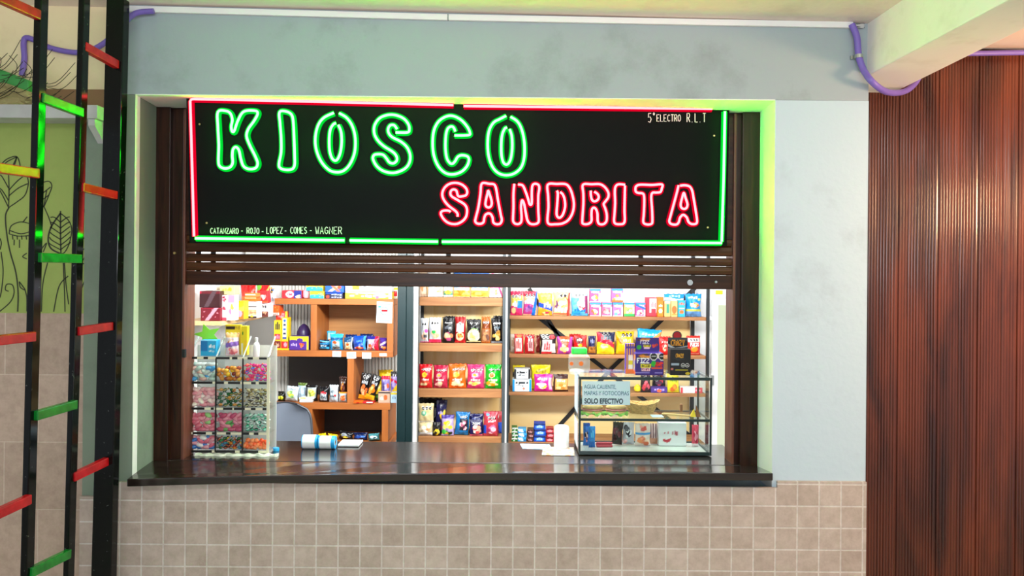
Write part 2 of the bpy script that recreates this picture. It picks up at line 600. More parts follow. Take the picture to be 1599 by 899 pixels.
# dark wooden window frame: outer jambs, guide posts, header board
ZT = Z_TOP - 0.013
fr = bpy.data.objects.new('window_1', None); COL.objects.link(fr)
fr.location = (0, YF, Z_SILL); struct(fr)
def jamb(x0, x1, y0, y1, nm, mat='dark_wood'):
    return MB().box(x0, x1, y0, y1, Z_SILL - 0.02, ZT).build(nm, mat, fr, bevel=0.003)
jamb(X_LF + 0.003, xw(264, YF), YF, 3.70, 'jamb')
jamb(xw(1158, YF), X_RF - 0.003, YF, 3.70, 'jamb')
GL0, GL1, GR0, GR1 = xw(264, 3.63), xw(289, 3.63), xw(1144, 3.63), xw(1158, 3.63)
jamb(GL0, GL1 - 0.012, 3.63, 3.68, 'guide_post'); jamb(GL1 - 0.012, GL1, 3.625, 3.745, 'guide_post', 'red_wood')
jamb(GR0 + 0.012, GR1, 3.63, 3.68, 'guide_post'); jamb(GR0, GR0 + 0.012, 3.625, 3.745, 'guide_post', 'red_wood')
MB().box(GL1, GR0, 3.64, 3.67, zw(370, 3.64, 715), ZT).build('header_board', 'dark_wood_long', fr)
MB().tube([(GL0 + 0.028, 3.622, 1.83), (GL0 + 0.028, 3.63, 1.83)], 0.006, 10).build('screw', 'screw_brass', fr)
MB().box(xw(283, 3.6), xw(288, 3.6), 3.612, 3.63, zw(558, 3.62, 285), zw(545, 3.62, 285)).build('bolt', 'rack_metal_black', fr, bevel=0.002)

# kiosk room
KX0, KX1, KY1, KZ = -1.98, 2.35, 6.45, 2.75
struct(MB().box(KX0 - 0.1, KX0, 3.78, KY1 + 0.1, 0, KZ).build('wall_left', 'kiosk_white'))
struct(MB().box(KX1, KX1 + 0.1, 3.78, KY1 + 0.1, 0, KZ).build('wall_right', 'kiosk_white'))
struct(MB().box(KX0, KX1, KY1, KY1 + 0.1, 0, KZ).build('wall_back', 'kiosk_white'))
struct(MB().box(KX0 - 0.1, KX1 + 0.1, 3.78, KY1 + 0.1, KZ, KZ + 0.1).build('kiosk_ceiling', 'kiosk_white'))
# inner lining of the front wall above the opening
struct(MB().box(KX0, KX1, 3.78, 3.80, 2.2, KZ).build('wall_front_inner', 'kiosk_white'))
# ribbed white sheet partition behind the brown shelves
py0 = 5.40
mb = MB()
x0, x1 = xw(383, py0), xw(437, py0)
mb.box(x0, x1, py0, py0 + 0.02, 0, KZ - 0.02)
x = x1
while x < xw(650, py0):
    mb.prism([(x, py0), (x + 0.003, py0 - 0.014), (x + 0.014, py0 - 0.014), (x + 0.019, py0), (x + 0.0235, py0), (x + 0.0235, py0 + 0.02), (x, py0 + 0.02)], 0, KZ - 0.02)
    x += 0.0235
struct(mb.build('wall_partition', 'ribbed_sheet'))
# dark green steel post with white edge strip
mb = MB().box(xw(621, 4.95), xw(634, 4.95), 4.95, 5.05, 0, KZ - 0.03).box(xw(634, 4.95), xw(645, 4.95), 4.965, 5.05, 0, KZ - 0.03)
gp = struct(mb.build('trim_5', 'green_steel', bevel=0.003))
struct(MB().box(xw(645.5, 5.0), xw(650.5, 5.0), 5.0, 5.05, 0, KZ - 0.03).build('trim_6', 'white_plastic'))
# door in the far right corner of the kiosk with a daylit pane
dY = KY1 - 0.03
d = bpy.data.objects.new('door_1', None); COL.objects.link(d); d.location = (xw(1125, dY), dY, 0); struct(d)
dz = zw(467, dY, 1118)
MB().box(xw(1111, dY), xw(1121, dY), dY - 0.02, dY + 0.03, 0, dz).box(xw(1121, dY), xw(1230, dY), dY - 0.02, dY + 0.03, dz - 0.05, dz).build('door_frame', 'meter_white', d, bevel=0.003)
MB().box(xw(1121, dY), xw(1230, dY), dY - 0.004, dY + 0.004, 0, dz - 0.05).build('door_pane', 'door_daylight', d)
MB().box(xw(1111, dY) - 0.01, xw(1111, dY) + 0.015, dY - 0.05, dY - 0.02, zw(600, dY, 1112), zw(585, dY, 1112)).build('door_handle', 'screw_steel', d)

# left recess: cream wall above, olive mural field, big beige tiles
YR = 3.44
lx0, lx1 = -3.55, XP0 + 0.02
z_ol, z_cr = zw(489, YR, 80), zw(165, YR, 80)
mb = MB().box(lx0, XB0 + 0.02, YR, YR + 0.1, z_cr, 3.0)
struct(mb.build('wall_recess_upper', 'cream_paint'))
wm = struct(MB().box(lx0, lx1, YR, YR + 0.1, z_ol, z_cr).build('wall_recess_middle', 'olive_paint'))
struct(MB().box(lx0, lx1, YR, YR + 0.1, 0, z_ol).build('wall_recess_lower', 'large_tiles'))
# the plants drawn on the olive wall in thin dark line
def stroke(mb, pts, w=0.005, n=6, closed=False):
    P3 = [at(p[0], p[1], YR) for p in catmull(pts, n, closed)]
    mb.ribbon(P3, w, YR - 0.0002)
q = lambda x, y: (x * 0.3556, 180 + y * 0.3556)      # from the close-up of the mural
mb = MB()
def S(*pts, w=0.0045):
    stroke(mb, [q(*p) for p in pts], w)
S((40, 405), (25, 440), (30, 520), (45, 600), (70, 690), (80, 780), (78, 862), w=0.006)
S((38, 405), (0, 330), (-30, 290)); S((38, 405), (75, 380), (110, 350), (125, 300), (120, 270)); S((38, 400), (40, 330), (38, 260))
S((38, 355), (80, 320), (122, 300)); S((38, 375), (10, 330), (-15, 310)); S((38, 330), (75, 290), (100, 270)); S((38, 320), (10, 270), (0, 262))
S((10, 210), (35, 190), (75, 182), (90, 225)); S((75, 182), (50, 235)); S((35, 235), (60, 225), (75, 182)); S((10, 230), (30, 205), (75, 182))
S((40, 520), (50, 485), (90, 468), (130, 475)); S((40, 520), (80, 530), (130, 528)); S((42, 505), (90, 520), (128, 512)); S((100, 470), (120, 445))
for xx in (55, 75, 95, 115):
    S((xx, 527), (xx + 2, 545))
S((63, 545), (62, 570)); S((86, 545), (86, 582))
S((0, 540), (6, 560), (0, 590)); S((5, 600), (14, 680), (8, 760), (0, 800))
S((0, 860), (45, 820), (62, 780), (55, 745), (30, 742), (24, 765), (38, 772))
S((85, 730), (110, 765), (90, 755), (85, 730)); S((110, 765), (118, 800), (118, 860))
S((186, 295), (215, 290), (228, 310), (215, 350), (193, 400), (186, 395)); S((193, 400), (205, 330)); S((190, 340), (222, 315)); S((188, 370), (215, 350)); S((193, 400), (215, 450), (228, 490))
S((266, 420), (266, 520), (268, 605), w=0.006)
S((266, 430), (225, 490), (212, 545), (225, 585), (268, 608), w=0.007); S((266, 430), (300, 460), (315, 500), (305, 560), (285, 600), (268, 608))
for k, (ya, yb) in enumerate([(470, 448), (495, 470), (520, 490), (545, 512), (570, 535), (590, 560)]):
    S((266, ya), (240 - k * 3, ya - 22), (222 - k, yb)); S((266, ya), (292, ya - 20), (306 + k, yb - 2))
S((278, 645), (283, 760), (286, 862)); S((283, 645), (290, 740), (302, 830)); S((210, 645), (188, 740), (182, 862)); S((300, 705), (260, 750), (236, 862))
S((190, 600), (205, 560), (180, 590)); S((118, 605), (100, 620), (118, 630))
S((360, 435), (380, 400), (420, 290)); S((372, 415), (400, 395), (418, 385)); S((378, 395), (405, 370), (420, 350)); S((366, 425), (400, 420), (420, 422)); S((385, 360), (405, 335), (420, 315)); S((385, 380), (375, 330))
S((360, 545), (380, 535), (412, 530), w=0.006); S((362, 652), (412, 645)); S((362, 640), (385, 600), (410, 545)); S((365, 590), (390, 570)); S((372, 625), (405, 610)); S((380, 605), (410, 580))
S((358, 760), (375, 725), (405, 710)); S((405, 795), (380, 780), (380, 745), (405, 738)); 
pd = mb.build('painted_plants', 'ink_line', wm)

# ribbed varnished wood panelling behind the right pillar
yp = 3.72
zp = zw(80, yp, 1560)
mb = MB()
x, k = xw(1345, yp), 0
pts = []
rng = random.Random(4)
while x < 3.6:
    w = 0.0135
    if k % 13 == 12:
        pts += [(x, yp), (x + 0.007, yp), (x + 0.0071, yp - 0.004)]
        x += 0.0085
    dp = 0.0048 + rng.uniform(-0.0012, 0.0012)
    for j in range(5):
        t = j / 4
        pts.append((x + w * t, yp - dp * math.sin(math.pi * t) ** 0.7))
    x += w + 0.0012
    k += 1
pts += [(x, yp), (x, yp + 0.04), (xw(1345, yp), yp + 0.04)]
struct(mb.prism(pts, 0, zp).build('wall_right_panelling', 'rib_wood'))
struct(MB().box(xw(1345, yp), 3.6, yp + 0.005, yp + 0.06, zp, zp + 0.035).build('trim_7', 'dark_wood_long'))
struct(MB().box(xw(1345, yp), 3.6, yp - 0.10, yp + 0.1, zp + 0.035, 3.1).build('wall_right_upper', 'ceiling_paint'))

# concrete ceiling beam running towards the viewer at upper right
zb = zw(118, YW, 1355)
def on_plane(px, py, z):
    p = at(px, py, 1.0)
    k = (z - EYE) / (p.z - EYE)
    return Vector((p.x * k, k, z))
p0, p1 = at(1354, 118, YW), on_plane(1575, 0, zb)
r0, r1 = on_plane(1430, 128, zb), on_plane(1599, 45, zb)
dl, dr = (p1 - p0).normalized(), (r1 - r0).normalized()
pf = p0 - dl * (p0.y - yp) / dl.y; pn = p0 + dl * ((-0.5 - p0.y) / dl.y)
rf = r0 - dr * (r0.y - yp) / dr.y; rn = r0 + dr * ((-0.5 - r0.y) / dr.y)
mb = MB().hexa([pn, rn, rf, pf, (pn.x, pn.y, 3.1), (rn.x, rn.y, 3.1), (rf.x, rf.y, 3.1), (pf.x, pf.y, 3.1)])
struct(mb.build('ceiling_beam', 'concrete_paint', bevel=0.008))

# ------------------------------------------------------------------ counter
mb = MB()
front = [(198, 748), (330, 744.5), (480, 741.5), (640, 739), (800, 738), (960, 738), (1100, 738), (1207, 738.5)]
fp = [at(px, py, 3.345) for px, py in front]
xi = [X_LF + 0.006 + (X_RF - X_LF - 0.012) * i / 7 for i in range(8)]
rows = [[(p.x, p.y, p.z) for p in fp]]
rows.append([(p.x if 0 < i < 7 else (X_L + 0.003 if i == 0 else X_R - 0.003), YW - 0.003, Z_SILL + (p.z - Z_SILL) * 0.7) for i, p in enumerate(fp)])
rows.append([(x, YF - 0.002, Z_SILL) for x in xi])
TH = 0.034
n0 = len(mb.v)
vs, fs = [], []
for r in rows:
    vs += r
for r in rows:
    vs += [(p[0], p[1], p[2] - TH) for p in r]
W8 = 8
for r in range(2):
    for i in range(7):
        fs.append((r * W8 + i, r * W8 + i + 1, (r + 1) * W8 + i + 1, (r + 1) * W8 + i))
        o = 24
        fs.append((o + r * W8 + i, o + (r + 1) * W8 + i, o + (r + 1) * W8 + i + 1, o + r * W8 + i + 1))
for i in range(7):
    fs.append((i, 24 + i, 24 + i + 1, i + 1)); fs.append((16 + i, 16 + i + 1, 40 + i + 1, 40 + i))
for r in range(2):
    fs.append((r * W8, (r + 1) * W8, 24 + (r + 1) * W8, 24 + r * W8)); fs.append((r * W8 + 7, 24 + r * W8 + 7, 24 + (r + 1) * W8 + 7, (r + 1) * W8 + 7))
mb.add(vs, fs)
ct = thing('serving_counter', 'dark varnished wooden counter board running across the kiosk opening', 'counter', (0, 3.6, Z_SILL - TH))
mb.build('front_board', 'counter_wood', ct, bevel=0.004)
YCB = 4.035
MB().box(X_LF + 0.05, X_RF - 0.05, YF + 0.001, YCB, Z_SILL - TH, Z_SILL + 0.001).build('rear_board', 'counter_wood', ct, bevel=0.003)
MB().box(X_LF + 0.05, X_RF - 0.05, 3.80, 3.83, 0.0, Z_SILL - TH).build('support_panel', 'unit_back_dark', ct)
ZC = Z_SILL + 0.001

# ------------------------------------------------------------------ roller shutter
sh = thing('roller_shutter', 'brown wooden roller shutter pulled up below the lit sign', 'shutter', (0, 3.66, zw(445, 3.65)))
def slat(yt, yb, mat, th=0.016):
    zt, zb_ = zw(yt, 3.64, 715), zw(yb, 3.64, 715)
    h = zt - zb_
    prof = [(3.648, zb_), (3.640, zb_ + h * 0.12), (3.637, zb_ + h * 0.5), (3.640, zb_ + h * 0.88), (3.648, zt), (3.648 + th * 0.6, zt), (3.648 + th * 0.6, zb_)]
    return MB().prism(prof, GL1 + 0.002, GR0 - 0.002, 'x').build('slat', mat, sh)
slat(370, 381.2, 'slat_wood'); slat(381.3, 396.4, 'slat_wood'); slat(399.4, 411.7, 'slat_wood'); slat(412.5, 426.1, 'slat_wood')
zb0, zb1 = zw(448, 3.64, 715), zw(426.6, 3.64, 715)
br = MB().box(GL1 + 0.002, GR0 - 0.002, 3.636, 3.664, zb0, zb1).build('bottom_rail', 'dark_wood_long', sh, bevel=0.004)
p = at(1077, 441, 3.634)
MB().tube([p, p + Vector((0, -0.008, 0))], 0.014, 16).build('lock_cylinder', 'screw_steel', br)
p = at(1118, 440, 3.634)
MB().tube([p, p + Vector((0, -0.004, 0))], 0.006, 12).build('screw', 'screw_steel', br)
for px in (310, 333, 700, 1000):
    p0_, p1_ = zw(370, 3.668, px), zw(446, 3.668, px)
    MB().box(xw(px, 3.664) - 0.012, xw(px, 3.664) + 0.012, 3.659, 3.664, p1_ + 0.02, p0_ + 0.02).build('strap', 'rack_metal_black', sh)

# ------------------------------------------------------------------ neon sign
def YSX(px):
    return 3.452 + (px - 300) / 830 * 0.122
YS = YSX(715)
sg = thing('neon_sign', 'black shop sign with glowing green and red outlined letters and border', 'sign', at(715, 381, YS))
cs = [at(291, 152.5, YSX(291)), at(1139, 170, YSX(1139)), at(1135, 384, YSX(1135)), at(296, 379, YSX(296))]
mb = MB().hexa([cs[3], cs[2], cs[2] + Vector((0, 0.012, 0)), cs[3] + Vector((0, 0.012, 0)), cs[0], cs[1], cs[1] + Vector((0, 0.012, 0)), cs[0] + Vector((0, 0.012, 0))])
mb.build('sign_board', 'sign_black', sg)
def neon(name, pts, conv, mat, r, closed=False, smooth=True, lift=0.014):
    pp = [conv(*p) for p in pts]
    if closed and pp[0] == pp[-1]:
        pp = pp[:-1]
    if smooth:
        pp = [(p.x, p.y) for p in catmull(pp, 5, closed)]
    P3 = [at(p[0], p[1], YSX(p[0]) - lift) for p in pp]
    o = MB().tube(P3, r, 8, closed).build(name, mat, sg, smooth=True)
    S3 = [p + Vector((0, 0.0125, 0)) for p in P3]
    MB().tube(S3, r * 2.5, 10, closed).build('halo_sleeve', HALO_GREEN if mat is NEON_GREEN else HALO_RED, o, smooth=True).location = -Vector(o.location)  # wider emitting tube behind the core stands in for its glow
    return o
cA = lambda x, y: (280 + x / 3.596, 140 + y / 3.596)
cB = lambda x, y: (540 + x / 3.597, 140 + y / 3.597)
cC = lambda x, y: (660 + x / 6.15, 270 + y / 6.15)
cD = lambda x, y: (880 + x / 6.15, 270 + y / 6.15)
RG, RR = 0.0058, 0.0054
L = 'green_letter'
K_ = [(217, 125), (262, 119), (288, 135), (298, 170), (292, 205), (296, 232), (308, 232), (330, 172), (362, 123), (425, 118), (440, 135), (420, 175), (388, 220), (378, 260), (395, 310), (425, 370), (440, 412), (428, 440), (390, 445), (360, 428), (345, 385), (335, 340), (318, 322), (302, 335), (298, 370), (300, 410), (285, 435), (255, 442), (228, 430), (220, 400), (222, 310), (217, 210), (217, 125)]
neon(L, K_, cA, NEON_GREEN, RG, True)
neon(L, [(563, 126), (600, 122), (630, 140), (640, 180), (645, 280), (648, 370), (648, 420), (635, 445), (600, 450), (567, 440), (560, 415), (572, 350), (572, 270), (566, 190), (563, 126)], cA, NEON_GREEN, RG, True)
neon(L, [(898, 132), (940, 158), (972, 205), (988, 270), (985, 350), (960, 415), (925, 453), (885, 463), (840, 450), (795, 400), (768, 330), (765, 260), (782, 195), (815, 155), (868, 130)], cA, NEON_GREEN, RG)
neon(L, [(893, 198), (908, 235), (912, 290), (905, 350), (890, 388), (875, 398), (858, 385), (845, 345), (842, 280), (848, 225), (865, 195), (880, 188)], cA, NEON_GREEN, RG)
neon(L, [(288, 222), (272, 200), (250, 200), (238, 220), (242, 245), (262, 267), (310, 292), (345, 325), (362, 370), (355, 415), (325, 448), (270, 467), (215, 458), (175, 430), (153, 390), (158, 368), (178, 362), (208, 365), (228, 385), (245, 408), (268, 413), (286, 398), (285, 375), (265, 350), (215, 318), (180, 285), (160, 245), (162, 200), (190, 160), (235, 142), (280, 143), (325, 162), (352, 195), (357, 225), (345, 240), (280, 240)], cB, NEON_GREEN, RG)
neon(L, [(615, 235), (605, 212), (590, 207), (572, 220), (562, 260), (560, 330), (568, 385), (585, 412), (600, 415), (615, 400), (628, 378), (650, 368), (682, 374), (692, 395), (680, 430), (650, 460), (605, 475), (560, 468), (520, 430), (495, 370), (488, 300), (495, 230), (520, 180), (560, 152), (600, 147), (645, 168), (680, 205), (697, 240), (688, 255), (610, 257)], cB, NEON_GREEN, RG)
neon(L, [(925, 152), (965, 180), (990, 230), (1003, 300), (1002, 380), (985, 435), (950, 468), (905, 480), (860, 470), (825, 435), (803, 375), (797, 300), (805, 230), (830, 185), (865, 165), (900, 147)], cB, NEON_GREEN, RG)
neon(L, [(920, 222), (932, 260), (935, 320), (928, 380), (915, 412), (900, 420), (885, 408), (875, 370), (873, 310), (878, 255), (892, 220), (905, 212)], cB, NEON_GREEN, RG)
L = 'red_letter'
neon(L, [(334, 418), (336, 395), (315, 365), (250, 315), (205, 260), (188, 205), (205, 150), (250, 108), (310, 95), (370, 108), (415, 145), (428, 185), (415, 213), (385, 223), (342, 222), (325, 172), (300, 158), (275, 168), (266, 195), (280, 225), (340, 262), (400, 300), (425, 345), (420, 410), (390, 455), (340, 485), (290, 490), (240, 475), (200, 440), (175, 395), (182, 370), (212, 360), (250, 362), (268, 374)], cC, NEON_RED, RR)
neon(L, [(568, 102), (640, 104), (685, 110), (705, 150), (725, 270), (750, 400), (760, 450), (745, 485), (710, 492), (680, 475), (672, 430), (655, 397), (630, 388), (605, 400), (592, 430), (585, 470), (560, 487), (525, 485), (505, 465), (510, 430), (535, 330), (555, 200), (568, 102)], cC, NEON_RED, RR, True)
neon(L, [(630, 170), (645, 210), (662, 270), (660, 310), (640, 330), (615, 325), (603, 300), (610, 250), (622, 200), (630, 170)], cC, NEON_RED, RR, True)
neon(L, [(880, 105), (872, 200), (872, 330), (868, 420), (870, 465), (890, 487), (920, 490), (945, 470), (950, 420), (945, 330), (950, 275), (960, 265), (975, 300), (990, 380), (1005, 450), (1030, 485), (1070, 492), (1105, 480), (1115, 450), (1110, 350), (1110, 220), (1120, 150), (1112, 115), (1080, 103), (1055, 120), (1048, 180), (1048, 280), (1040, 305), (1025, 295), (1010, 240), (985, 170), (960, 120), (915, 110)], cC, NEON_RED, RR)
neon(L, [(1202, 112), (1290, 105), (1375, 108), (1415, 150), (1440, 220), (1452, 300), (1440, 380), (1400, 450), (1340, 485), (1270, 492), (1215, 490), (1198, 450), (1208, 330), (1205, 220), (1202, 112)], cC, NEON_RED, RR, True)
neon(L, [(1290, 170), (1298, 200), (1292, 300), (1286, 390), (1300, 425), (1325, 425), (1350, 390), (1368, 320), (1362, 250), (1345, 205), (1320, 183)], cC, NEON_RED, RR)
neon(L, [(187, 112), (270, 108), (350, 108), (400, 140), (430, 190), (428, 235), (400, 275), (385, 300), (400, 340), (415, 400), (412, 460), (385, 490), (345, 490), (328, 460), (325, 390), (310, 345), (290, 333), (272, 350), (268, 400), (268, 460), (245, 485), (215, 492), (188, 487), (180, 460), (190, 300), (190, 200), (187, 112)], cD, NEON_RED, RR, True)
neon(L, [(262, 170), (262, 210), (272, 255), (295, 272), (325, 260), (338, 230), (325, 200), (295, 180)], cD, NEON_RED, RR)
neon(L, [(590, 113), (530, 108), (500, 130), (492, 180), (495, 280), (490, 380), (485, 460), (500, 487), (540, 492), (575, 485), (588, 450), (585, 350), (590, 122)], cD, NEON_RED, RR)
neon(L, [(945, 110), (850, 115), (740, 112), (700, 125), (690, 150), (695, 180), (720, 192), (755, 195), (772, 215), (775, 290), (770, 400), (765, 460), (775, 485), (810, 495), (845, 487), (853, 460), (850, 350), (842, 230), (855, 190), (890, 188), (930, 182), (943, 150), (945, 110)], cD, NEON_RED, RR, True)
neon(L, [(1105, 118), (1085, 200), (1055, 310), (1025, 420), (1015, 465), (1035, 490), (1080, 495), (1105, 475), (1118, 430), (1140, 405), (1160, 405), (1185, 430), (1200, 470), (1230, 490), (1270, 487), (1282, 460), (1270, 370), (1250, 250), (1235, 170), (1210, 130), (1165, 118), (1120, 122)], cD, NEON_RED, RR)
neon(L, [(1155, 190), (1172, 240), (1190, 300), (1180, 335), (1155, 345), (1130, 330), (1125, 295), (1140, 235), (1155, 190)], cD, NEON_RED, RR, True)
idp = lambda x, y: (x, y)
BR = 'border_tube'
neon(BR, [(303, 369), (300, 260), (297, 158), (299, 155), (303, 154.5), (500, 158.8), (708, 164)], idp, NEON_BORDER, RG, smooth=False)
neon(BR, [(724, 165.5), (1112, 169.8)], idp, NEON_BORDER, RG, smooth=False)
neon(BR, [(1132, 174), (1130, 276), (1127, 377)], idp, NEON_GREEN, RG, smooth=False)
neon(BR, [(305, 372), (538, 375)], idp, NEON_GREEN, RG, smooth=False)
neon(BR, [(546, 375.2), (684, 377.2)], idp, NEON_GREEN, RG, smooth=False)
neon(BR, [(690, 377.3), (1127, 379.3)], idp, NEON_GREEN, RG, smooth=False)
for px, py in ((312, 194), (323, 348), (1115, 212), (1105, 355)):
    p = at(px, py, YSX(px))
    MB().tube([p, p + Vector((0, -0.004, 0))], 0.0045, 12).build('screw', 'screw_brass', sg)

# hand-lettered writing, single-stroke capitals
GL = {
 'A': [[(0, 0), (.5, 1), (1, 0)], [(.2, .38), (.8, .38)]], 'C': [[(.95, .85), (.6, 1), (.2, .85), (0, .5), (.2, .12), (.6, 0), (.95, .15)]],
 'T': [[(0, 1), (1, 1)], [(.5, 1), (.5, 0)]], 'N': [[(0, 0), (0, 1), (1, 0), (1, 1)]], 'Z': [[(0, 1), (1, 1), (0, 0), (1, 0)]],
 'R': [[(0, 0), (0, 1), (.7, 1), (.95, .78), (.7, .5), (0, .5)], [(.4, .5), (1, 0)]],
 'O': [[(.5, 1), (.12, .85), (0, .5), (.12, .15), (.5, 0), (.88, .15), (1, .5), (.88, .85), (.5, 1)]],
 'J': [[(.3, 1), (1, 1)], [(.7, 1), (.7, .2), (.4, 0), (.05, .15)]], 'L': [[(0, 1), (0, 0), (.9, 0)]],
 'P': [[(0, 0), (0, 1), (.7, 1), (1, .78), (.7, .5), (0, .5)]], 'E': [[(.95, 1), (0, 1), (0, 0), (.95, 0)], [(0, .5), (.7, .5)]],
 'M': [[(0, 0), (0, 1), (.5, .4), (1, 1), (1, 0)]], 'S': [[(.9, .88), (.5, 1), (.1, .8), (.25, .55), (.75, .45), (.92, .2), (.5, 0), (.05, .12)]],
 'W': [[(0, 1), (.25, 0), (.5, .6), (.75, 0), (1, 1)]], 'G': [[(.95, .85), (.5, 1), (.08, .75), (.08, .25), (.5, 0), (.95, .2), (.95, .48), (.55, .48)]],
 '-': [[(.1, .5), (.9, .5)]], '.': [[(.3, 0), (.45, 0)]], '5': [[(.9, 1), (.15, 1), (.1, .55), (.6, .62), (.92, .35), (.6, 0), (.05, .1)]],
 'o': [[(.3, .8), (.1, .95), (.3, 1.08), (.5, .95), (.3, .8)]],
}
def lettering(name, text, x0, y0, x1, y1, h, wpx, mat, heights=None):
    """text from baseline pixel (x0, y0) to (x1, y1), h px tall, on the sign board"""
    mb = MB()
    n = len(text)
    adv = (x1 - x0) / n
    for i, ch in enumerate(text):
        hh = h * (heights.get(ch, 1) if heights else 1)
        for st in GL.get(ch, []):
            P3 = []
            for gx, gy in st:
                bx = x0 + adv * (i + 0.12 + 0.72 * gx)
                by = y0 + (y1 - y0) * (i / n) - gy * hh
                P3.append(at(bx, by, YSX(bx)))
            mb.ribbon(P3, wpx / F * YS, None, 0.0012)
    return mb.build(name, mat, sg)
lettering('painted_writing', 'CATANZARO', 328, 364.5, 373, 364.8, 8.5, 1.1, 'painted_white_line')
lettering('painted_writing', '-', 376, 363, 380, 363, 5, 1.1, 'painted_white_line')
lettering('painted_writing', 'ROJO', 385, 364.6, 405.5, 365, 9, 1.1, 'painted_white_line')
lettering('painted_writing', '-', 408, 363.5, 412.5, 363.5, 4, 1.1, 'painted_white_line')
lettering('painted_writing', 'LOPEZ', 416, 364.6, 442, 364.6, 10, 1.1, 'painted_white_line')
lettering('painted_writing', '-', 444, 362.5, 448, 362.5, 4, 1.1, 'painted_white_line')
lettering('painted_writing', 'COMES', 453, 364.5, 480, 364.5, 10, 1.1, 'painted_white_line')
lettering('painted_writing', '-', 483, 362, 488, 362, 4, 1.1, 'painted_white_line')
lettering('painted_writing', 'WAGNER', 492, 365, 535, 365.5, 11, 1.1, 'painted_white_line')
lettering('painted_writing', '5o', 1011, 191, 1026, 191, 14, 1.3, 'painted_white_line')
lettering('painted_writing', 'ELECTRO', 1025, 189.5, 1063.5, 189.5, 10.5, 1.1, 'painted_white_line')
lettering('painted_writing', 'R.L.T', 1072, 190.5, 1103, 190.5, 13.5, 1.2, 'painted_white_line')

# ------------------------------------------------------------------ climbing ladder in the hall
YA, YB, YC = 2.72, 2.98, 3.22
ld = thing('climbing_ladder', 'black glossy climbing frame with red and green rungs at the left', 'climbing frame', (at(170, 800, YC).x, YC, 0))
def post(xt0, xt1, xb0, xb1, Y, dep, nm='rail'):
    """front-face pixel edges at the top (y=0) and the bottom (y=899) of the photo"""
    def edge(xt, xb, z):
        a_, b_ = at(xt, 0, Y), at(xb, 899, Y)
        t = (z - b_.z) / (a_.z - b_.z)
        return b_.x + (a_.x - b_.x) * t
    z0_, z1_ = 0.0, 2.93
    l0, r0_, l1, r1_ = edge(xt0, xb0, z0_), edge(xt1, xb1, z0_), edge(xt0, xb0, z1_), edge(xt1, xb1, z1_)
    dx = dep * 0.02
    m = MB().hexa([(l0, Y, z0_), (r0_, Y, z0_), (r0_ + dx, Y + dep, z0_), (l0 + dx, Y + dep, z0_), (l1, Y, z1_), (r1_, Y, z1_), (r1_ + dx, Y + dep, z1_), (l1 + dx, Y + dep, z1_)])
    return m.build(nm, 'enamel_black', ld, bevel=0.004)
post(53, 64, 31, 41, YA, 0.045)
post(122, 131, 98, 106, YB, 0.045)
post(166, 193, 142, 173, YC, 0.05)
Y0 = 2.46
def rung(pa, Ya, pb, Yb, mat):
    A, B = at(*pa, Ya), at(*pb, Yb)
    return MB().bar(A, B, 0.026, 0.036).build('rung', mat, ld, bevel=0.004)
for pa, pb in (((-40, -21), (60, 24)), ((-40, 257), (58, 271)), ((-40, 535), (52, 525)), ((-40, 818), (45, 779))):
    rung(pa, Y0, pb, YA + 0.0, 'enamel_red')
for pa, pb in (((63, 152), (127, 176)), ((60, 402), (124, 404)), ((54, 649), (117, 631)), ((46, 894), (107, 864))):
    rung(pa, YA + 0.02, pb, YB, 'enamel_green')
for pa, pb in (((130, 72), (182, 101)), ((126, 292), (180, 305)), ((120, 517), (173, 509)), ((113, 745), (166, 720))):
    rung(pa, YB + 0.02, pb, YC, 'enamel_red')

# shelf plank and planter in the recess
pk = thing('plank_shelf', 'grey painted plank shelf fixed across the recess above the leaf drawings', 'shelf', at(80, 184, 3.35))
zt_, zb_ = at(60, 163, 3.31).z, at(60, 184, 3.31).z
MB().box(-3.4, at(152, 170, 3.31).x, 3.31, YR - 0.001, zb_, zt_).build('plank', 'plank_grey', pk, bevel=0.003)
xb_ = at(146, 190, 3.31).x
mb = MB().prism([(YR - 0.001, zb_ - 0.001), (3.32, zb_ - 0.001), (3.32, zb_ - 0.03), (YR - 0.001, zb_ - 0.13)], xb_ - 0.03, xb_, 'x')
mb.build('bracket', 'plank_grey', pk)
bb = MB().box(at(62, 150, 3.41).x, at(166, 150, 3.41).x, 3.41, 3.435, zt_, at(100, 139, 3.41).z).build('wooden_board', 'brown_board', bevel=0.002)
tag(bb, 'flat brown board standing on the grey plank shelf behind the ladder', 'board')
# green trough with dry twigs
pl = thing('planter', 'green trough planter stuffed with dry straw and twigs on the plank shelf', 'planter', at(0, 163, 3.35))
P0, P1 = at(-70, 80, 3.35), at(52, 128, 3.35)
zs = zt_ + .002
def quad_prism(a_, b_, ta, tb, y0, y1):
    return MB().hexa([(a_.x, y0, ta[0]), (b_.x, y0, tb[0]), (b_.x, y1, tb[0]), (a_.x, y1, ta[0]), (a_.x, y0, ta[1]), (b_.x, y0, tb[1]), (b_.x, y1, tb[1]), (a_.x, y1, ta[1])])
quad_prism(P0, P1, (P0.z - 0.07, P0.z), (P1.z - 0.055, P1.z), 3.318, 3.405).build('trough', 'planter_green', pl, bevel=0.008)
mb = MB()
rng = random.Random(2)
nx, nz = 22, 8
vs, fs = [], []
for j in range(nz):
    for i in range(nx):
        u, w = i / (nx - 1), j / (nz - 1)
        x = P0.x + (P1.x + 0.03 - P0.x) * u
        ztop = P0.z - 0.06 + (P1.z - P0.z) * u
        z = zs + (ztop - zs) * w
        vs.append((x + rng.uniform(-.006, .006), 3.318 + 0.012 * math.sin(9 * u + 4 * w) + rng.uniform(-.008, .008) + 0.02 * (1 - w), z))
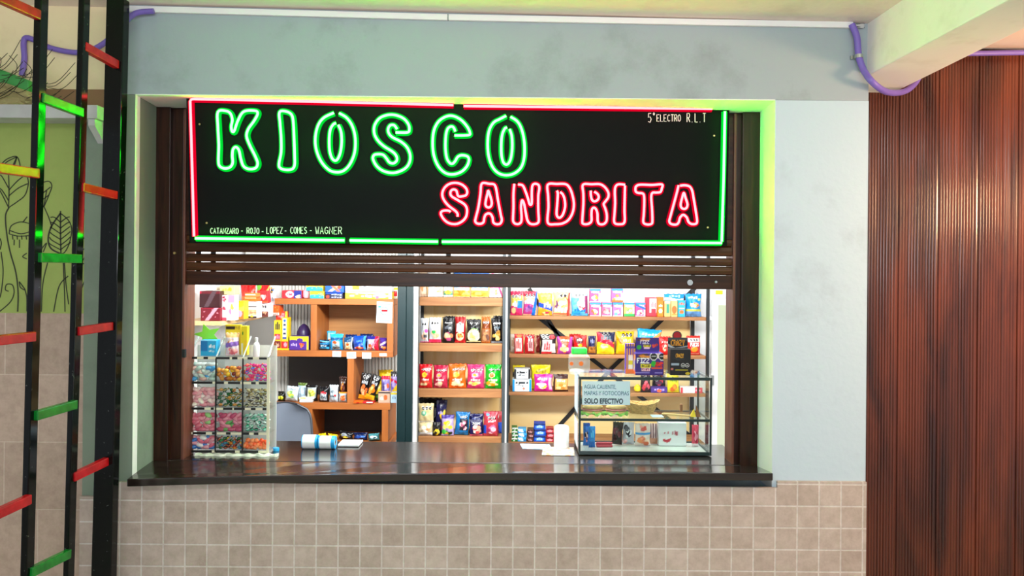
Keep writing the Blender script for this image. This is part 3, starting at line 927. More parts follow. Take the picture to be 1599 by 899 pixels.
for j in range(nz - 1):
    for i in range(nx - 1):
        fs.append((j * nx + i, j * nx + i + 1, (j + 1) * nx + i + 1, (j + 1) * nx + i))
k = len(vs)
vs2 = [(p[0], 3.40, p[2]) for p in vs]
fs2 = [tuple(i + k for i in q_)[::-1] for q_ in fs]
ring = [i for i in range(nx)] + [nx * j + nx - 1 for j in range(1, nz)] + [nx * (nz - 1) + i for i in range(nx - 2, -1, -1)] + [nx * j for j in range(nz - 2, 0, -1)]
fs3 = [(ring[i], ring[i - 1], k + ring[i - 1], k + ring[i]) for i in range(len(ring))]
mb.add(vs + vs2, fs + fs2 + fs3)
mb.build('straw_filling', 'straw', pl)
mb = MB()
for i in range(36):
    u = rng.random()
    x = P0.x + (P1.x + 0.1 - P0.x) * u
    z = zs + 0.006 + rng.random() * max(0.02, (P0.z - 0.03 + (P1.z - P0.z) * u - zs))
    y = 3.306 + rng.uniform(-0.012, 0.004)
    an = rng.uniform(-0.5, 0.5)
    ln = rng.uniform(0.06, 0.2)
    mid = Vector((x + ln * .5 * math.cos(an), y - rng.uniform(0.0, .02), z + ln * .5 * math.sin(an)))
    pts = catmull([(x, y, z), mid, (x + ln * math.cos(an + .3), y, max(zs + 0.004, z + ln * math.sin(an + .5)))], 4)
    mb.tube(pts, 0.0014, 5)
for px in (22, 45, -3):
    A = at(px, 112 + px * .35, 3.35)
    mb.tube(catmull([A, A + Vector((.02, -.01, .05)), A + Vector((-.01, -.02, .09))], 4), 0.0014, 5)
tw = mb.build('twigs', 'twig_brown', pl); tw['kind'] = 'stuff'

# cable trunking and conduits
tr = thing('cable_trunking', 'long white cable trunking along the top of the grey beam', 'cable duct', at(770, 27, 3.385))
e0, e1, e2, e3 = at(197, 14, 3.39), at(699, 27.5, 3.39), at(700.5, 27.5, 3.39), at(1331, 39.5, 3.39)
for A, B in ((e0, e1), (e2, e3)):
    MB().bar(A, B, 0.018, 0.027).build('duct_length', 'white_plastic', tr, bevel=0.002)
w0 = at(1349, 41, 3.385)
MB().bar(e3, w0, 0.006, 0.02).build('duct_end', 'plank_grey', tr)
mb = MB()
for w in range(2):
    mb.tube([e3 + Vector((0, -0.005, 0.004 - w * .01)), at(1350, 37 + w * 6, 3.385)], 0.0018, 6)
mb.build('wire', 'rack_metal_black', tr)
cr = catmull([at(1330, 38, 3.375), at(1338, 58, 3.37), at(1341, 88, 3.37), at(1349, 110, 3.36), at(1362, 128, 3.33), at(1381, 142, 3.40), at(1400, 145, 3.52), at(1416, 141, 3.62), at(1428, 131, 3.675), at(1436, 118, 3.685)], 6)
o = MB().tube(cr, 0.0145, 12).build('purple_conduit', 'purple_conduit', smooth=True)
tag(o, 'purple flexible conduit hanging from the trunking end under the concrete beam', 'conduit')
cp = thing('pipe_clamp', 'steel saddle clamp holding the purple conduit to the beam end', 'clamp', at(1342, 88, 3.37))
p = at(1341, 88, 3.37)
MB().tube([p + Vector((-0.0, 0, -0.008)), p + Vector((0, 0, 0.008))], 0.018, 14).build('band', 'screw_steel', cp)
MB().box(p.x - 0.028, p.x + 0.028, 3.385, 3.399, p.z - 0.008, p.z + 0.008).build('foot', 'screw_steel', cp)
cl = catmull([at(34, 118, 3.422), at(38, 92, 3.422), at(37, 68, 3.422), at(41, 59, 3.422), at(55, 63, 3.422), at(80, 75, 3.422), at(120, 82, 3.42), at(150, 75, 3.40), at(178, 55, 3.37), at(198, 32, 3.355), at(214, 20, 3.36), at(240, 17.5, 3.365)], 6)
o = MB().tube(cl, 0.0125, 12).build('purple_conduit', 'purple_conduit', smooth=True)
tag(o, 'purple flexible conduit looping behind the black ladder at upper left', 'conduit')
o = MB().tube([at(1480, 84, 3.66), at(1720, 80, 3.66)], 0.013, 12).build('purple_conduit', 'purple_conduit', smooth=True)
tag(o, 'straight purple conduit along the top of the ribbed wood panelling', 'conduit')

# ------------------------------------------------------------------ printed packaging
FONT = {'A': '0110100111111001', 'B': 0}
BIT = {
 'A': ['.#.', '#.#', '###', '#.#', '#.#'], 'C': ['.##', '#..', '#..', '#..', '.##'], 'R': ['##.', '#.#', '##.', '#.#', '#.#'],
 'Z': ['###', '..#', '.#.', '#..', '###'], 'Y': ['#.#', '#.#', '.#.', '.#.', '.#.'], 'F': ['###', '#..', '##.', '#..', '#..'],
 'I': ['###', '.#.', '.#.', '.#.', '###'], 'D': ['##.', '#.#', '#.#', '#.#', '##.'], 'O': ['###', '#.#', '#.#', '#.#', '###'],
 'E': ['###', '#..', '##.', '#..', '###'], 'X': ['#.#', '#.#', '.#.', '#.#', '#.#'], 'L': ['#..', '#..', '#..', '#..', '###'],
 'K': ['#.#', '#.#', '##.', '#.#', '#.#'], 'T': ['###', '.#.', '.#.', '.#.', '.#.'], 'S': ['###', '#..', '###', '..#', '###'],
 'N': ['#.#', '###', '###', '#.#', '#.#'], 'P': ['###', '#.#', '###', '#..', '#..'],
}


def paint(U, V, spec, seed=0, asp=1.0):
    """artwork printed on a pack: spec is a ';' list of flat colour shapes in 0-1 pack coordinates"""
    rng = random.Random(seed)
    C = np.zeros((U.size, 3))
    for it in spec.split(';'):
        a = it.split()
        if not a:
            continue
        k = a[0]
        if k == 'B':
            C[:] = lin(a[1])
        elif k == 'R':
            x0, y0, x1, y1 = map(float, a[1:5])
            C[(U >= x0) & (U <= x1) & (V >= y0) & (V <= y1)] = lin(a[5])
        elif k == 'E':
            x, y, rx, ry = map(float, a[1:5])
            C[((U - x) / rx) ** 2 + ((V - y) / ry) ** 2 <= 1] = lin(a[5])
        elif k == 'W':      # wavy band between heights
            y0, y1, amp = map(float, a[1:4])
            w = amp * np.sin(U * 6.0 + rng.uniform(0, 6))
            C[(V >= y0 + w) & (V <= y1 + w)] = lin(a[4])
        elif k == 'D':      # slanting band
            x0, y0, x1, y1, w = map(float, a[1:6])
            dx, dy = x1 - x0, y1 - y0
            L = math.hypot(dx, dy)
            C[np.abs((U - x0) * dy - (V - y0) * dx) / L <= w] = lin(a[6])
        elif k == 'P':      # heap of pieces pictured on the pack
            x, y, rx, ry = map(float, a[1:5])
            cols = [lin(c) for c in a[5:]]
            for i in range(9):
                t, r = rng.uniform(0, 6.283), math.sqrt(rng.random())
                cx, cy = x + rx * .75 * r * math.cos(t), y + ry * .75 * r * math.sin(t)
                s = rng.uniform(.3, .5)
                C[((U - cx) / (rx * s)) ** 2 + ((V - cy) / (ry * s)) ** 2 <= 1] = cols[i % len(cols)]
        elif k == 'L':      # lumpy logo mark
            x, y, w, h = map(float, a[1:5])
            col, n = lin(a[5]), int(a[6]) if len(a) > 6 else 4
            for i in range(n):
                cx = x - w / 2 + w * (i + .5) / n
                cy = y + h * .12 * math.sin(i * 1.9)
                m = (np.abs(U - cx) < w / n * .36) & (np.abs(V - cy) < h * (.36 + .14 * (i % 2)))
                C[m] = col
        elif k == 'S':      # dark octagonal seals in a row
            n, y = int(a[1]), float(a[2])
            r = float(a[3]) if len(a) > 3 else .1
            x0 = float(a[4]) if len(a) > 4 else .5
            for i in range(n):
                cx = x0 + (i - (n - 1) / 2) * r * 2.3
                d = np.maximum(np.abs(U - cx), np.abs(V - y) * asp)
                d2 = np.maximum(d, (np.abs(U - cx) + np.abs(V - y) * asp) * .72)
                C[d2 <= r * 1.1] = (.75, .75, .75)
                C[d2 <= r * .88] = (.008, .008, .008)
                C[(d2 <= r * .6) & (np.abs(V - y) * asp < r * .2)] = (.5, .5, .5)
        elif k == 'T':      # block letters
            x, y, w, h = map(float, a[1:5])
            col, word = lin(a[5]), a[6]
            n = len(word)
            for i, ch in enumerate(word):
                g = BIT[ch]
                for rr in range(5):
                    for cc in range(3):
                        if g[rr][cc] == '#':
                            ux, uy = x - w / 2 + w * (i + (cc + .1) / 3.6) / n, y + h / 2 - h * (rr + 1) / 5
                            C[(U >= ux) & (U <= ux + w / n / 3.3) & (V >= uy) & (V <= uy + h / 4.9)] = col
        elif k == 'V':      # vertical stripes
            n = int(a[1])
            C[(np.floor(U * n * 2) % 2 == 1)] = lin(a[2])
    return C ** 1.22


def pack_mesh(name, verts, faces, cols, mat, smooth=True):
    me = bpy.data.meshes.new(name)
    me.from_pydata(verts, [], faces)
    ca = me.color_attributes.new('Col', 'FLOAT_COLOR', 'POINT')
    arr = np.ones((len(verts), 4), dtype=np.float32)
    arr[:, :3] = cols
    ca.data.foreach_set('color', arr.ravel())
    me.materials.append(MATS[mat])
    if smooth:
        me.polygons.foreach_set('use_smooth', [True] * len(me.polygons))
    return me


def bag_mesh(name, W, H, D, spec, seed):
    """pillow bag with crimped seals top and bottom"""
    nu, nv = 25, 33
    rng = random.Random(seed)
    ph = [rng.uniform(0, 6.28) for _ in range(6)]
    us, vs_ = np.linspace(0, 1, nu), np.linspace(0, 1, nv)
    U, V = np.meshgrid(us, vs_)
    cr = 0.055
    vv = np.clip((V - cr) / (1 - 2 * cr), 0, 1)
    bul = np.clip(np.sin(np.pi * vv ** 0.85), 0, 1) ** 0.55
    wid = np.clip(np.sin(np.pi * U), 0, 1) ** 0.6
    t = D / 2 * bul * wid
    pinch = 1 - 0.07 * bul - 0.02 * np.sin(V * 9 + ph[0])
    X = (U - .5) * W * pinch + 0.012 * W * np.sin(V * 7 + ph[1])
    Z = V * H
    wr = (np.sin((U * 9 + V * 5) * 1.7 + ph[2]) + np.sin((U * -7 + V * 11) + ph[3]) + np.sin(U * 17 + ph[4]) * (np.abs(V - .5) * 2) ** 2)
    wr = wr + 1.1 * np.sin((U * 4 - V * 9) * (1.3 + rng.random()) + ph[1]) + .8 * np.sin((U * 15 + V * 13) + ph[0]) * (np.abs(V - .5) * 2)
    wr = wr * D * 0.034 * wid
    Z = Z + np.where(V > .999, H * .012 * np.sin(U * 24 + ph[5]), 0)
    Yf = -(t + wr * bul + 0.0012 + D * .03 * np.sin(U * 20 + ph[1]) * (1 - bul) * wid)
    Yb = t + 0.0012
    C = paint(U.ravel(), V.ravel(), spec, seed, H / W)
    main = lin(spec.split(';')[0].split()[1])
    verts = [(x, y, z) for x, y, z in zip(X.ravel(), Yf.ravel(), Z.ravel())]
    n = nu * nv
    idx = np.arange(n).reshape(nv, nu)
    back = idx.copy()
    cols = list(map(tuple, C))
    for j in range(nv):
        for i in range(nu):
            if 0 < i < nu - 1 and 0 < j < nv - 1:
                back[j, i] = len(verts)
                verts.append((X[j, i], Yb[j, i], Z[j, i])); cols.append(main)
    faces = []
    for j in range(nv - 1):
        for i in range(nu - 1):
            faces.append((int(idx[j, i]), int(idx[j, i + 1]), int(idx[j + 1, i + 1]), int(idx[j + 1, i])))
            faces.append((int(back[j, i]), int(back[j + 1, i]), int(back[j + 1, i + 1]), int(back[j, i + 1])))
    return pack_mesh(name, verts, faces, np.array(cols), 'foil_print')


def carton_mesh(name, W, H, D, spec, seed, side=None, top=None, nu=25, nv=29, mat='card_print'):
    """folded carton: rounded edges, printed faces, tuck flap line on the lid"""
    b = min(W, H, D) * 0.05
    verts, faces, cols = [], [], []
    main = 'B ' + spec.split(';')[0].split()[1]
    side = side or main
    top = top or main + ';R .05 .04 .95 .07 333333'
    def grid(n):
        g = np.linspace(0, 1, n)
        return g
    def face(fn, nu_, nv_, wu, wv, sp, flip=False):
        gu, gv = grid(nu_), grid(nv_)
        eu, ev = b / wu * .5, b / wv * .5
        gu = np.unique(np.concatenate([gu, [eu, 1 - eu, 2 * eu, 1 - 2 * eu]])); gv = np.unique(np.concatenate([gv, [ev, 1 - ev, 2 * ev, 1 - 2 * ev]]))
        U, V = np.meshgrid(gu, gv)
        C = paint(U.ravel(), V.ravel(), sp, seed, wv / wu)
        o = len(verts)
        for (u, v), c in zip(zip(U.ravel(), V.ravel()), C):
            p = np.array(fn(u, v))
            lo = np.array([-W / 2 + b, -D / 2 + b, b]); hi = np.array([W / 2 - b, D / 2 - b, H - b])
            q_ = np.clip(p, lo, hi)
            d_ = p - q_
            L = np.linalg.norm(d_)
            if L > 1e-9:
                p = q_ + d_ / L * b
            verts.append(tuple(p)); cols.append(tuple(c))
        m, k = len(gu), len(gv)
        for j in range(k - 1):
            for i in range(m - 1):
                f4 = (o + j * m + i, o + j * m + i + 1, o + (j + 1) * m + i + 1, o + (j + 1) * m + i)
                faces.append(f4[::-1] if flip else f4)
    face(lambda u, v: ((u - .5) * W, -D / 2, v * H), nu, nv, W, H, spec)
    face(lambda u, v: ((.5 - u) * W, D / 2, v * H), 5, 5, W, H, main)
    face(lambda u, v: (W / 2, (u - .5) * D, v * H), 9, 9, D, H, side)
    face(lambda u, v: (-W / 2, (.5 - u) * D, v * H), 9, 9, D, H, side)
    face(lambda u, v: ((u - .5) * W, (v - .5) * D, H), 9, 9, W, D, top)
    face(lambda u, v: ((u - .5) * W, (.5 - v) * D, 0), 3, 3, W, D, main)
    return pack_mesh(name, verts, faces, np.array(cols), mat)


SEED = [10]
def put(me_fn, name, cat, label, x0, x1, yt, Y, z, spec, D, group=None, yaw=0, lean=0, tilt=0, H=None, **kw):
    """set a pack on height z with its front at depth Y, spanning photo columns x0..x1 and reaching up to row yt"""
    SEED[0] += 1
    xm = (x0 + x1) / 2
    W = (x1 - x0) / F * Y
    p = at(xm, yt, Y)
    if H is None:
        H = p.z - z
    p = at(xm, HY + (EYE - z - H / 2) / Y * F + (xm - HX) * math.sin(ROLL), Y)
    me = me_fn(name, W, H, D, spec, SEED[0], **kw)
    o = bpy.data.objects.new(name, me)
    COL.objects.link(o)
    o.location = (p.x, Y + D / 2, z + 0.0008 + W / 2 * abs(math.sin(math.radians(tilt))) + D * .15 * abs(math.sin(math.radians(lean))))
    o.rotation_euler = (math.radians(-lean), math.radians(tilt), math.radians(yaw))
    tag(o, label, cat, group)
    return o
def bag(label, x0, x1, yt, Y, z, spec, D=0.055, name='snack_bag', cat='snack bag', **kw):
    kw.setdefault('yaw', random.Random(x0 * 7 + yt).uniform(-7, 7))
    kw.setdefault('lean', 3)
    return put(bag_mesh, name, cat, label, x0, x1, yt, Y, z, spec, D, **kw)
def carton(label, x0, x1, yt, Y, z, spec, D=0.08, name='candy_box', cat='box', **kw):
    return put(carton_mesh, name, cat, label, x0, x1, yt, Y, z, spec, D, **kw)


# ------------------------------------------------------------------ right shelving rack
YQ = 6.0
rk = thing('shelving_rack', 'long black-framed rack with plywood back and four thin shelves', 'shelving rack', (at(950, 600, YQ).x, YQ + 0.17, 0))
RX0, RX1 = xw(796, YQ), xw(1104, YQ)
ZR = [zw(y, YQ, 950) for y in (494, 554, 613, 691)]
for z in ZR:
    MB().box(RX0, RX1 - 0.004, YQ, YQ + 0.34, z - 0.028, z).build('shelf', 'rustic_wood', rk, bevel=0.003)
for x, m in ((RX0 - 0.022, 'rack_metal'), (RX1 - 0.001, 'rack_metal_black')):
    MB().box(x, x + 0.022, YQ - 0.012, YQ + 0.02, 0, 2.3).build('post', m, rk, bevel=0.002)
for x in (RX0 - 0.022, xw(1079, YQ + 0.36)):
    MB().box(x, x + 0.03, YQ + 0.342, YQ + 0.37, 0, 2.3).build('post', 'rack_metal_black', rk, bevel=0.002)
MB().box(RX0, xw(1079, YQ + 0.36) - 0.002, YQ + 0.375, YQ + 0.39, 0.1, ZR[0] - 0.03).build('back_panel', 'plywood', rk)
YBr = YQ + 0.365
for (a_, b_) in (((826, 450), (873, 527)), ((838, 493), (1090, 690)), ((1095, 440), (955, 575)), ((955, 575), (870, 668))):
    A, B = at(*a_, YBr), at(*b_, YBr)
    MB().bar(A, B, 0.006, 0.03, up=(0, 1, 0)) if False else MB().bar(A, B, 0.034, 0.006, up=(0, 1, 0)).build('brace', 'rack_metal_black', rk)

g = 'packs on the top shelf of the long rack'
Z = ZR[0]; Y = YQ + 0.01
bag('yellow and pink snack bag with red top next to the rack post', 797, 816, 455, Y, Z, 'B e8d060;R 0 .82 1 1 d84068;R 0 0 1 .38 e0407a;L .5 .45 .8 .2 ffffff 4;R .62 .3 1 .6 2a90d8;S 3 .78 .12;E .3 .2 .2 .12 f6d8a0', group=g)
bag('red topped snack bag with blue side flash on the top shelf', 817, 839, 455, Y, Z, 'B f2b890;R 0 .8 1 1 d83858;S 3 .82 .11;R 0 .05 .7 .55 c04a90;L .4 .55 .7 .18 fff0f4 4;D .75 .1 1 .8 .12 1e7ad8;P .4 .25 .28 .15 8050a0 b070b0', group=g)
bag('yellow orange snack bag with white script beside the red topped one', 840, 863, 458, Y, Z, 'B f0c050;P .5 .8 .45 .16 f0d880 e8b040;W 0 .3 .03 f0a830;D 0 .5 .5 .4 .1 3060c8;L .65 .45 .55 .26 fff0f0 3;P .6 .1 .3 .1 e04060 f8e0a0', group=g)
bag('pale orange snack bag with dark silhouette and red corner', 864, 891, 457, Y, Z, 'B f4c890;S 2 .86 .1 .6;P .5 .6 .4 .25 f09a50 fff0d8 f8b870;L .45 .25 .8 .22 fff6f4 4;R 0 .05 1 .12 d86a50;P .15 .45 .12 .2 6a4070 8a5a80;D .9 .2 .95 .8 .07 d84a40', group=g)
bag('light blue snack bag with white swirl mark on the top shelf', 892, 919, 458, Y, Z, 'B 6ab8e8;R 0 .8 1 1 a8d0ea;S 3 .88 .09;P .6 .55 .35 .3 ffffff e8f4fc;R .8 .1 1 .9 9a4a78;L .5 .25 .8 .16 2a80c8 4;P .6 .35 .2 .12 e03a4a ffffff;R 0 .05 .5 .2 3aa0d8', group=g)
jb = 'juice_powder_box'
J = lambda c, f1, f2: f'B {c};R 0 .84 1 1 3a9ad8;L .5 .74 .8 .16 ffffff 4;R .8 .1 1 .7 e8d8e8;P .42 .32 .34 .24 {f1} {f2} fff0d0;R 0 0 1 .06 fff0f0'
tops = []
for lab, x0, x1, spec in (('pink powder drink box with yellow fruit under the odd stacked one', 921, 939, J('e85a90', 'f8c030', 'f06a40')),
                          ('pink powder drink box with red fruit in the bottom row', 940, 956, J('f06a98', 'e83a50', 'f8a0a0')),
                          ('lilac powder drink box with blue base in the bottom row', 957, 973, J('b878c0', 'e84a70', '70b8e8')),
                          ('yellow and green powder drink box in the bottom row', 974.5, 991, J('f0d870', '60c060', 'f8e080') + ';R 0 0 1 .2 38b060'),
                          ('magenta powder drink box next to the red and white carton', 992, 1008, J('e84a98', 'f03a60', 'e8e0f0') + ';D 0 .85 1 .55 .09 2a70c8')):
    o = carton(lab, x0, x1, 472.5, Y + .01, Z, spec, D=0.06, name=jb, cat='drink powder box', group='powder drink boxes on the top shelf')
    tops.append(o)
zt2 = zw(472, Y, 930) + 0.002
carton('pink powder drink box standing alone on top of the yellow fruit one', 921, 938, 451, Y + .01, zt2, J('e86098', 'f8a840', 'f8d860'), D=0.06, name=jb, cat='drink powder box', group='powder drink boxes on the top shelf')
zt3 = zw(472.5, Y, 965) + 0.002
carton('orange and lilac powder drink box standing on the lilac one', 955, 973, 450.5, Y + .01, zt3, J('c070b8', 'f8782a', 'f8a050') + ';R 0 0 1 .15 f07830', D=0.06, name=jb, cat='drink powder box', group='powder drink boxes on the top shelf')
carton('red and white carton standing left of the orange carton', 1009, 1026, 464.5, Y + .05, Z, 'B d8405a;R .3 .2 1 .95 f8e8ea;L .65 .6 .5 .3 d87a8a 4;R .5 .05 .9 .4 c83a50', D=0.07, name='tea_box')
carton('narrow orange carton on the top shelf of the long rack', 1027, 1036, 464, Y, Z, 'B f08a18;R 0 .8 1 1 e88010;E .5 .3 .3 .12 fff0d0;L .5 .55 .7 .1 fff4e0 3', D=0.07, name='tea_box')
carton('cream carton with teal print below the blue sachet bag', 1037.5, 1047, 470, Y, Z, 'B ecc07a;R .3 .25 .8 .8 4aa088;R 0 .85 1 1 f4e0b0', D=0.07, name='tea_box')
carton('cream carton with orange fruit print next to the blue carton', 1048, 1058, 470, Y, Z, 'B eec888;E .5 .45 .4 .25 f07a3a;R .1 .1 .9 .2 e8a050', D=0.07, name='tea_box')
carton('narrow turquoise carton with orange lettering next to the big blue bag', 1059, 1070, 469, Y, Z, 'B 38b0d0;L .5 .8 .8 .14 f07a40 3;E .5 .3 .3 .12 f0803a;R .1 .5 .9 .55 bfe8f0', D=0.07, name='tea_box')
bag('sky blue multipack bag lying over the two cream cartons', 1037, 1071, 459, Y + .08, Z, 'B 2aa0e0;W .7 .8 .03 e8f4fc;L .5 .9 .6 .1 bfe4f8 4', D=0.05)
bag('big sky blue bag with yellow band at the end of the top shelf', 1072, 1097, 459, Y, Z, 'B 2aa0dc;R 0 0 1 .22 7aa8d8;R 0 .24 1 .33 d8d860;L .45 .83 .6 .12 e8f8ff 4;P .6 .5 .36 .12 f8c080 f09050 fff0d0;E .85 .75 .08 .06 d0f080', D=0.09)

g = 'packs on the second shelf of the long rack'
Z = ZR[1]
bag('white snack bag with red flash first on the second rack shelf', 797, 807, 522, Y + .10, Z, 'B eadfd4;L .5 .5 .7 .5 c8a080 3', group=g)
bag('red snack bag with white lettering first of the red ones', 803, 818, 522, Y, Z, 'B d8323c;R .1 .1 .75 .8 f4d8d8;L .42 .45 .5 .5 e05a50 3;E .5 .9 .3 .07 f08a50', group=g, yaw=8)
bag('dark red snack bag with grey lettering between red and beige ones', 819, 835, 523, Y, Z, 'B b82430;R .3 .15 .85 .8 e0b8b8;L .57 .48 .4 .5 8a4048 3;S 2 .9 .1', group=g, yaw=8)
bag('beige snack bag half hidden among the red ones', 832, 844, 524, Y + .08, Z, 'B d0a888;R .5 0 1 1 8a3030;L .4 .5 .4 .4 a06a50 3', group=g)
bag('black and red snack bag with white panel on the second rack shelf', 843, 869, 522, Y, Z, 'B 2c1a1c;R .12 .02 .72 .7 e8d4d2;L .42 .38 .45 .45 d8404a 3;R .12 0 .72 .1 d83040;S 2 .88 .11 .35;E .75 .85 .2 .1 d83a44;R .75 .05 .98 .5 f0d8d8', group=g, yaw=6)
bag('orange and purple corn puff bag on the second rack shelf', 870, 895, 526, Y, Z, 'B e8602a;D 0 .9 .28 0 .16 b048a0;D 1 .9 .72 0 .16 b048a0;L .5 .78 .6 .14 ffd8c0 4;P .5 .35 .32 .24 f8d090 f4e0b0;R 0 0 1 .05 a84098', group=g)
bag('red and yellow snack bag behind the green lidded jar', 896, 917, 524, Y, Z, 'B e02a24;R 0 0 1 .32 f4c828;E .45 .72 .32 .18 701818;L .45 .75 .44 .12 f0e0d0 3;E .5 .48 .16 .08 f8b830', group=g)
bag('plain red bag peeking out behind the red and yellow one', 889, 907, 522, Y + .14, Z, 'B c8342c;L .5 .7 .6 .1 e86a50 3', group=g)
bag('small navy and brown snack bag left of the big navy one', 919, 931, 525, Y, Z, 'B 2a3060;R 0 .06 1 .42 b07a3a;L .5 .7 .6 .2 8a90b8 3;P .5 .25 .4 .14 c88a40 8a5a2a', group=g)
bag('big navy snack bag with yellow base and red swoosh', 932, 961, 519, Y, Z, 'B 1c2450;D .4 .55 1 .12 .18 e03048;R 0 0 .95 .28 f0dc30;W 0 .5 .05 f0dc30;D .55 .62 1.1 .3 .1 e03048;P .4 .33 .28 .13 f8f4a0 e8d860;L .5 .74 .6 .2 7a8a90 4;S 2 .93 .09', D=0.07, group=g)
bag('mustard yellow snack bag right of the big navy one', 962, 992, 518, Y + .02, Z, 'B e8b818;P .3 .6 .25 .25 a8782a f0d040 c89020;P .7 .3 .25 .2 f8d850 d8a020;S 3 .84 .09 .6;L .6 .6 .5 .14 f8e8a0 4', D=0.07, group=g)
bag('bright sky blue snack bag tilted above the purple display box', 993, 1031, 516, Y + .02, Z, 'B 28a8e0;L .5 .78 .7 .1 d8f0fa 5;D .2 .1 .8 .6 .14 f0a850;D .3 .1 .9 .6 .06 fff0e0;P .4 .3 .25 .15 f8d090 e89848', D=0.07, group=g, tilt=5)
bag('red snack bag partly hidden behind the black display box', 1030, 1048, 526, Y, Z, 'B d83030;L .5 .7 .6 .12 f0c0b8 3;P .5 .35 .3 .2 e86050 f8d0b0', group=g)
bag('red cracker bag with white lettering and golden biscuit at shelf end', 1073, 1096, 525, Y, Z, 'B e0382e;R .05 .68 .95 .9 f0d0c8;S 3 .79 .09;T .5 .55 .66 .18 ffffff REX;E .5 .3 .26 .13 f0a030;R .1 .06 .9 .1 f0a090', D=0.07, group=g)

g = 'packs on the third shelf of the long rack'
Z = ZR[2]
def flatpack(label, x0, x1, yt, yb, Y, z, spec, D=0.12, **kw):
    """small wrapped pack lying down, long face to the room"""
    return put(carton_mesh, 'biscuit_pack', 'biscuit pack', label, x0, x1, yt, Y, z, spec, D, mat='foil_print', nu=21, nv=13, **kw)
h = zw(592, YQ, 815) - Z
flatpack('white and blue biscuit pack at the bottom of the stack', 800, 830, 592, 611, Y, Z, 'B e8f0f4;R 0 0 .1 1 2aa0d8;R .9 0 1 1 2aa0d8;L .5 .7 .7 .2 30343c 5;L .4 .5 .4 .15 4a5058 4;E .6 .25 .08 .1 e87a50')
flatpack('white and black biscuit pack on top of the white and blue one', 803, 828, 576, 592, Y, zw(592, YQ, 815) + 0.002, 'B e4eaee;R 0 0 .12 1 20242a;R .88 0 1 1 20242a;L .5 .65 .7 .2 2a2e34 5;L .45 .35 .5 .15 5a6068 4')
bag('yellow and black pack behind the stacked white biscuit packs', 800, 820, 570.5, Y + .16, Z, 'B e8d828;R 0 .5 1 .7 2a2a20;P .5 .8 .4 .1 f0e860 c8b820', group=g)
bag('bright yellow snack bag behind the magenta one', 829, 860, 570, Y + .12, Z, 'B ece02a;L .5 .72 .6 .16 b8a818 4;S 2 .6 .06 .85;W .3 .45 .02 d8c820', group=g)
bag('magenta snack bag with white logo on the third rack shelf', 834, 863, 585, Y, Z, 'B d02a9a;L .45 .72 .6 .16 f8e0f0 5;P .45 .28 .32 .17 f8d860 f0b840 ffffff;R .82 .1 .96 .8 e8c0d8;E .4 .42 .3 .08 ffffff', group=g)
bag('brown snack bag with cream rings next to the magenta one', 864, 888, 585, Y, Z, 'B 4a2420;R .1 .1 1 .72 e8b070;P .5 .3 .38 .2 f0c070 d89a48 f8e0a8;L .5 .62 .6 .12 fff0dc 4', group=g)
bag('dark sweet bag with red print seen through the glass case', 1001, 1017, 580, Y, Z, 'B 3a2a2c;P .5 .3 .4 .25 c84050 e87080 5a3a40', group=g)
bag('black sweet bag behind the small purple box', 1019, 1041, 582, Y + .11, Z, 'B 241c22;P .5 .5 .35 .25 d85060 6a4058 382830', group=g)
carton('low purple sweet box seen through the glass case', 1017, 1042, 605, Y, Z, 'B 5a3a90;L .5 .6 .7 .4 b8a0e0 4;E .5 .4 .14 .3 f07040', D=0.09)
bag('yellow sweet bag with green print seen through the glass case', 1042, 1062, 580, Y, Z, 'B e8d82a;L .5 .6 .6 .2 60902a 4;P .5 .25 .35 .2 f0a040 e86a30', group=g)
carton('long low red and white sweet box at the third shelf end', 1063, 1097, 605, Y, Z, 'B f0e8e8;R 0 0 .12 1 d84050;R .65 0 1 1 d84a60;L .8 .5 .25 .4 f8d0d8 3', D=0.09)
o = carton('round yellow lemon shaped sweet pot on the third shelf', 990, 1001, 607, Y, Z, 'B ecd02a;E .5 .5 .25 .2 fff0a0', D=0.05, name='sweet_pot', cat='pot') if False else None
pr = MB().lathe([(0.012, 0), (0.026, 0.008), (0.031, 0.026), (0.026, 0.044), (0.014, 0.052), (0.012, 0.06), (0.004, 0.062)], 20, (at(995.5, 600, Y + .05).x, Y + .05, Z + .0008)).build('sweet_pot', 'lemon', smooth=True)
tag(pr, 'small round yellow sweet pot on the third rack shelf', 'pot')

g = 'packs on the lowest visible shelf of the long rack'
Z = ZR[3]
def roll_packs(kind, n, x0, x1, yt, yb, spec, Yq, z, adj):
    hh = (zw(yt, Yq, x0) - z) / n
    for i in range(n):
        put(carton_mesh, 'biscuit_pack', 'biscuit pack', f'{kind}, {adj[i]}', x0, x1, 0, Yq, z + i * hh + .0006 * i, spec, 0.1, H=hh, mat='foil_print', nu=17, nv=9, yaw=(-3, 4, -2, 3)[i % 4], group=g)
roll_packs('green and white biscuit pack by the rack post', 4, 799.5, 808, 668, 690, 'B 2a8a40;R 0 .6 1 1 e8f0e8;L .5 .5 .8 .4 1a3a24 4;R .3 .1 .6 .4 d0e8d0', Y, Z, ('bottom one', 'second from below', 'third from below', 'topmost'))
roll_packs('light blue biscuit pack beside the green ones', 3, 809, 822, 670, 691, 'B 4ab0e0;R 0 .55 .6 1 e8f6fc;L .5 .4 .7 .4 f8ffff 4;R .7 .1 1 .5 2a80c0', Y, Z, ('bottom one', 'middle one', 'topmost'))
roll_packs('dark brown biscuit pack beside the light blue ones', 3, 823.5, 833, 671, 690, 'B 40201c;R 0 .6 1 1 6a3a38;L .5 .4 .8 .4 c8a0a0 3', Y, Z, ('bottom one', 'middle one', 'topmost'))
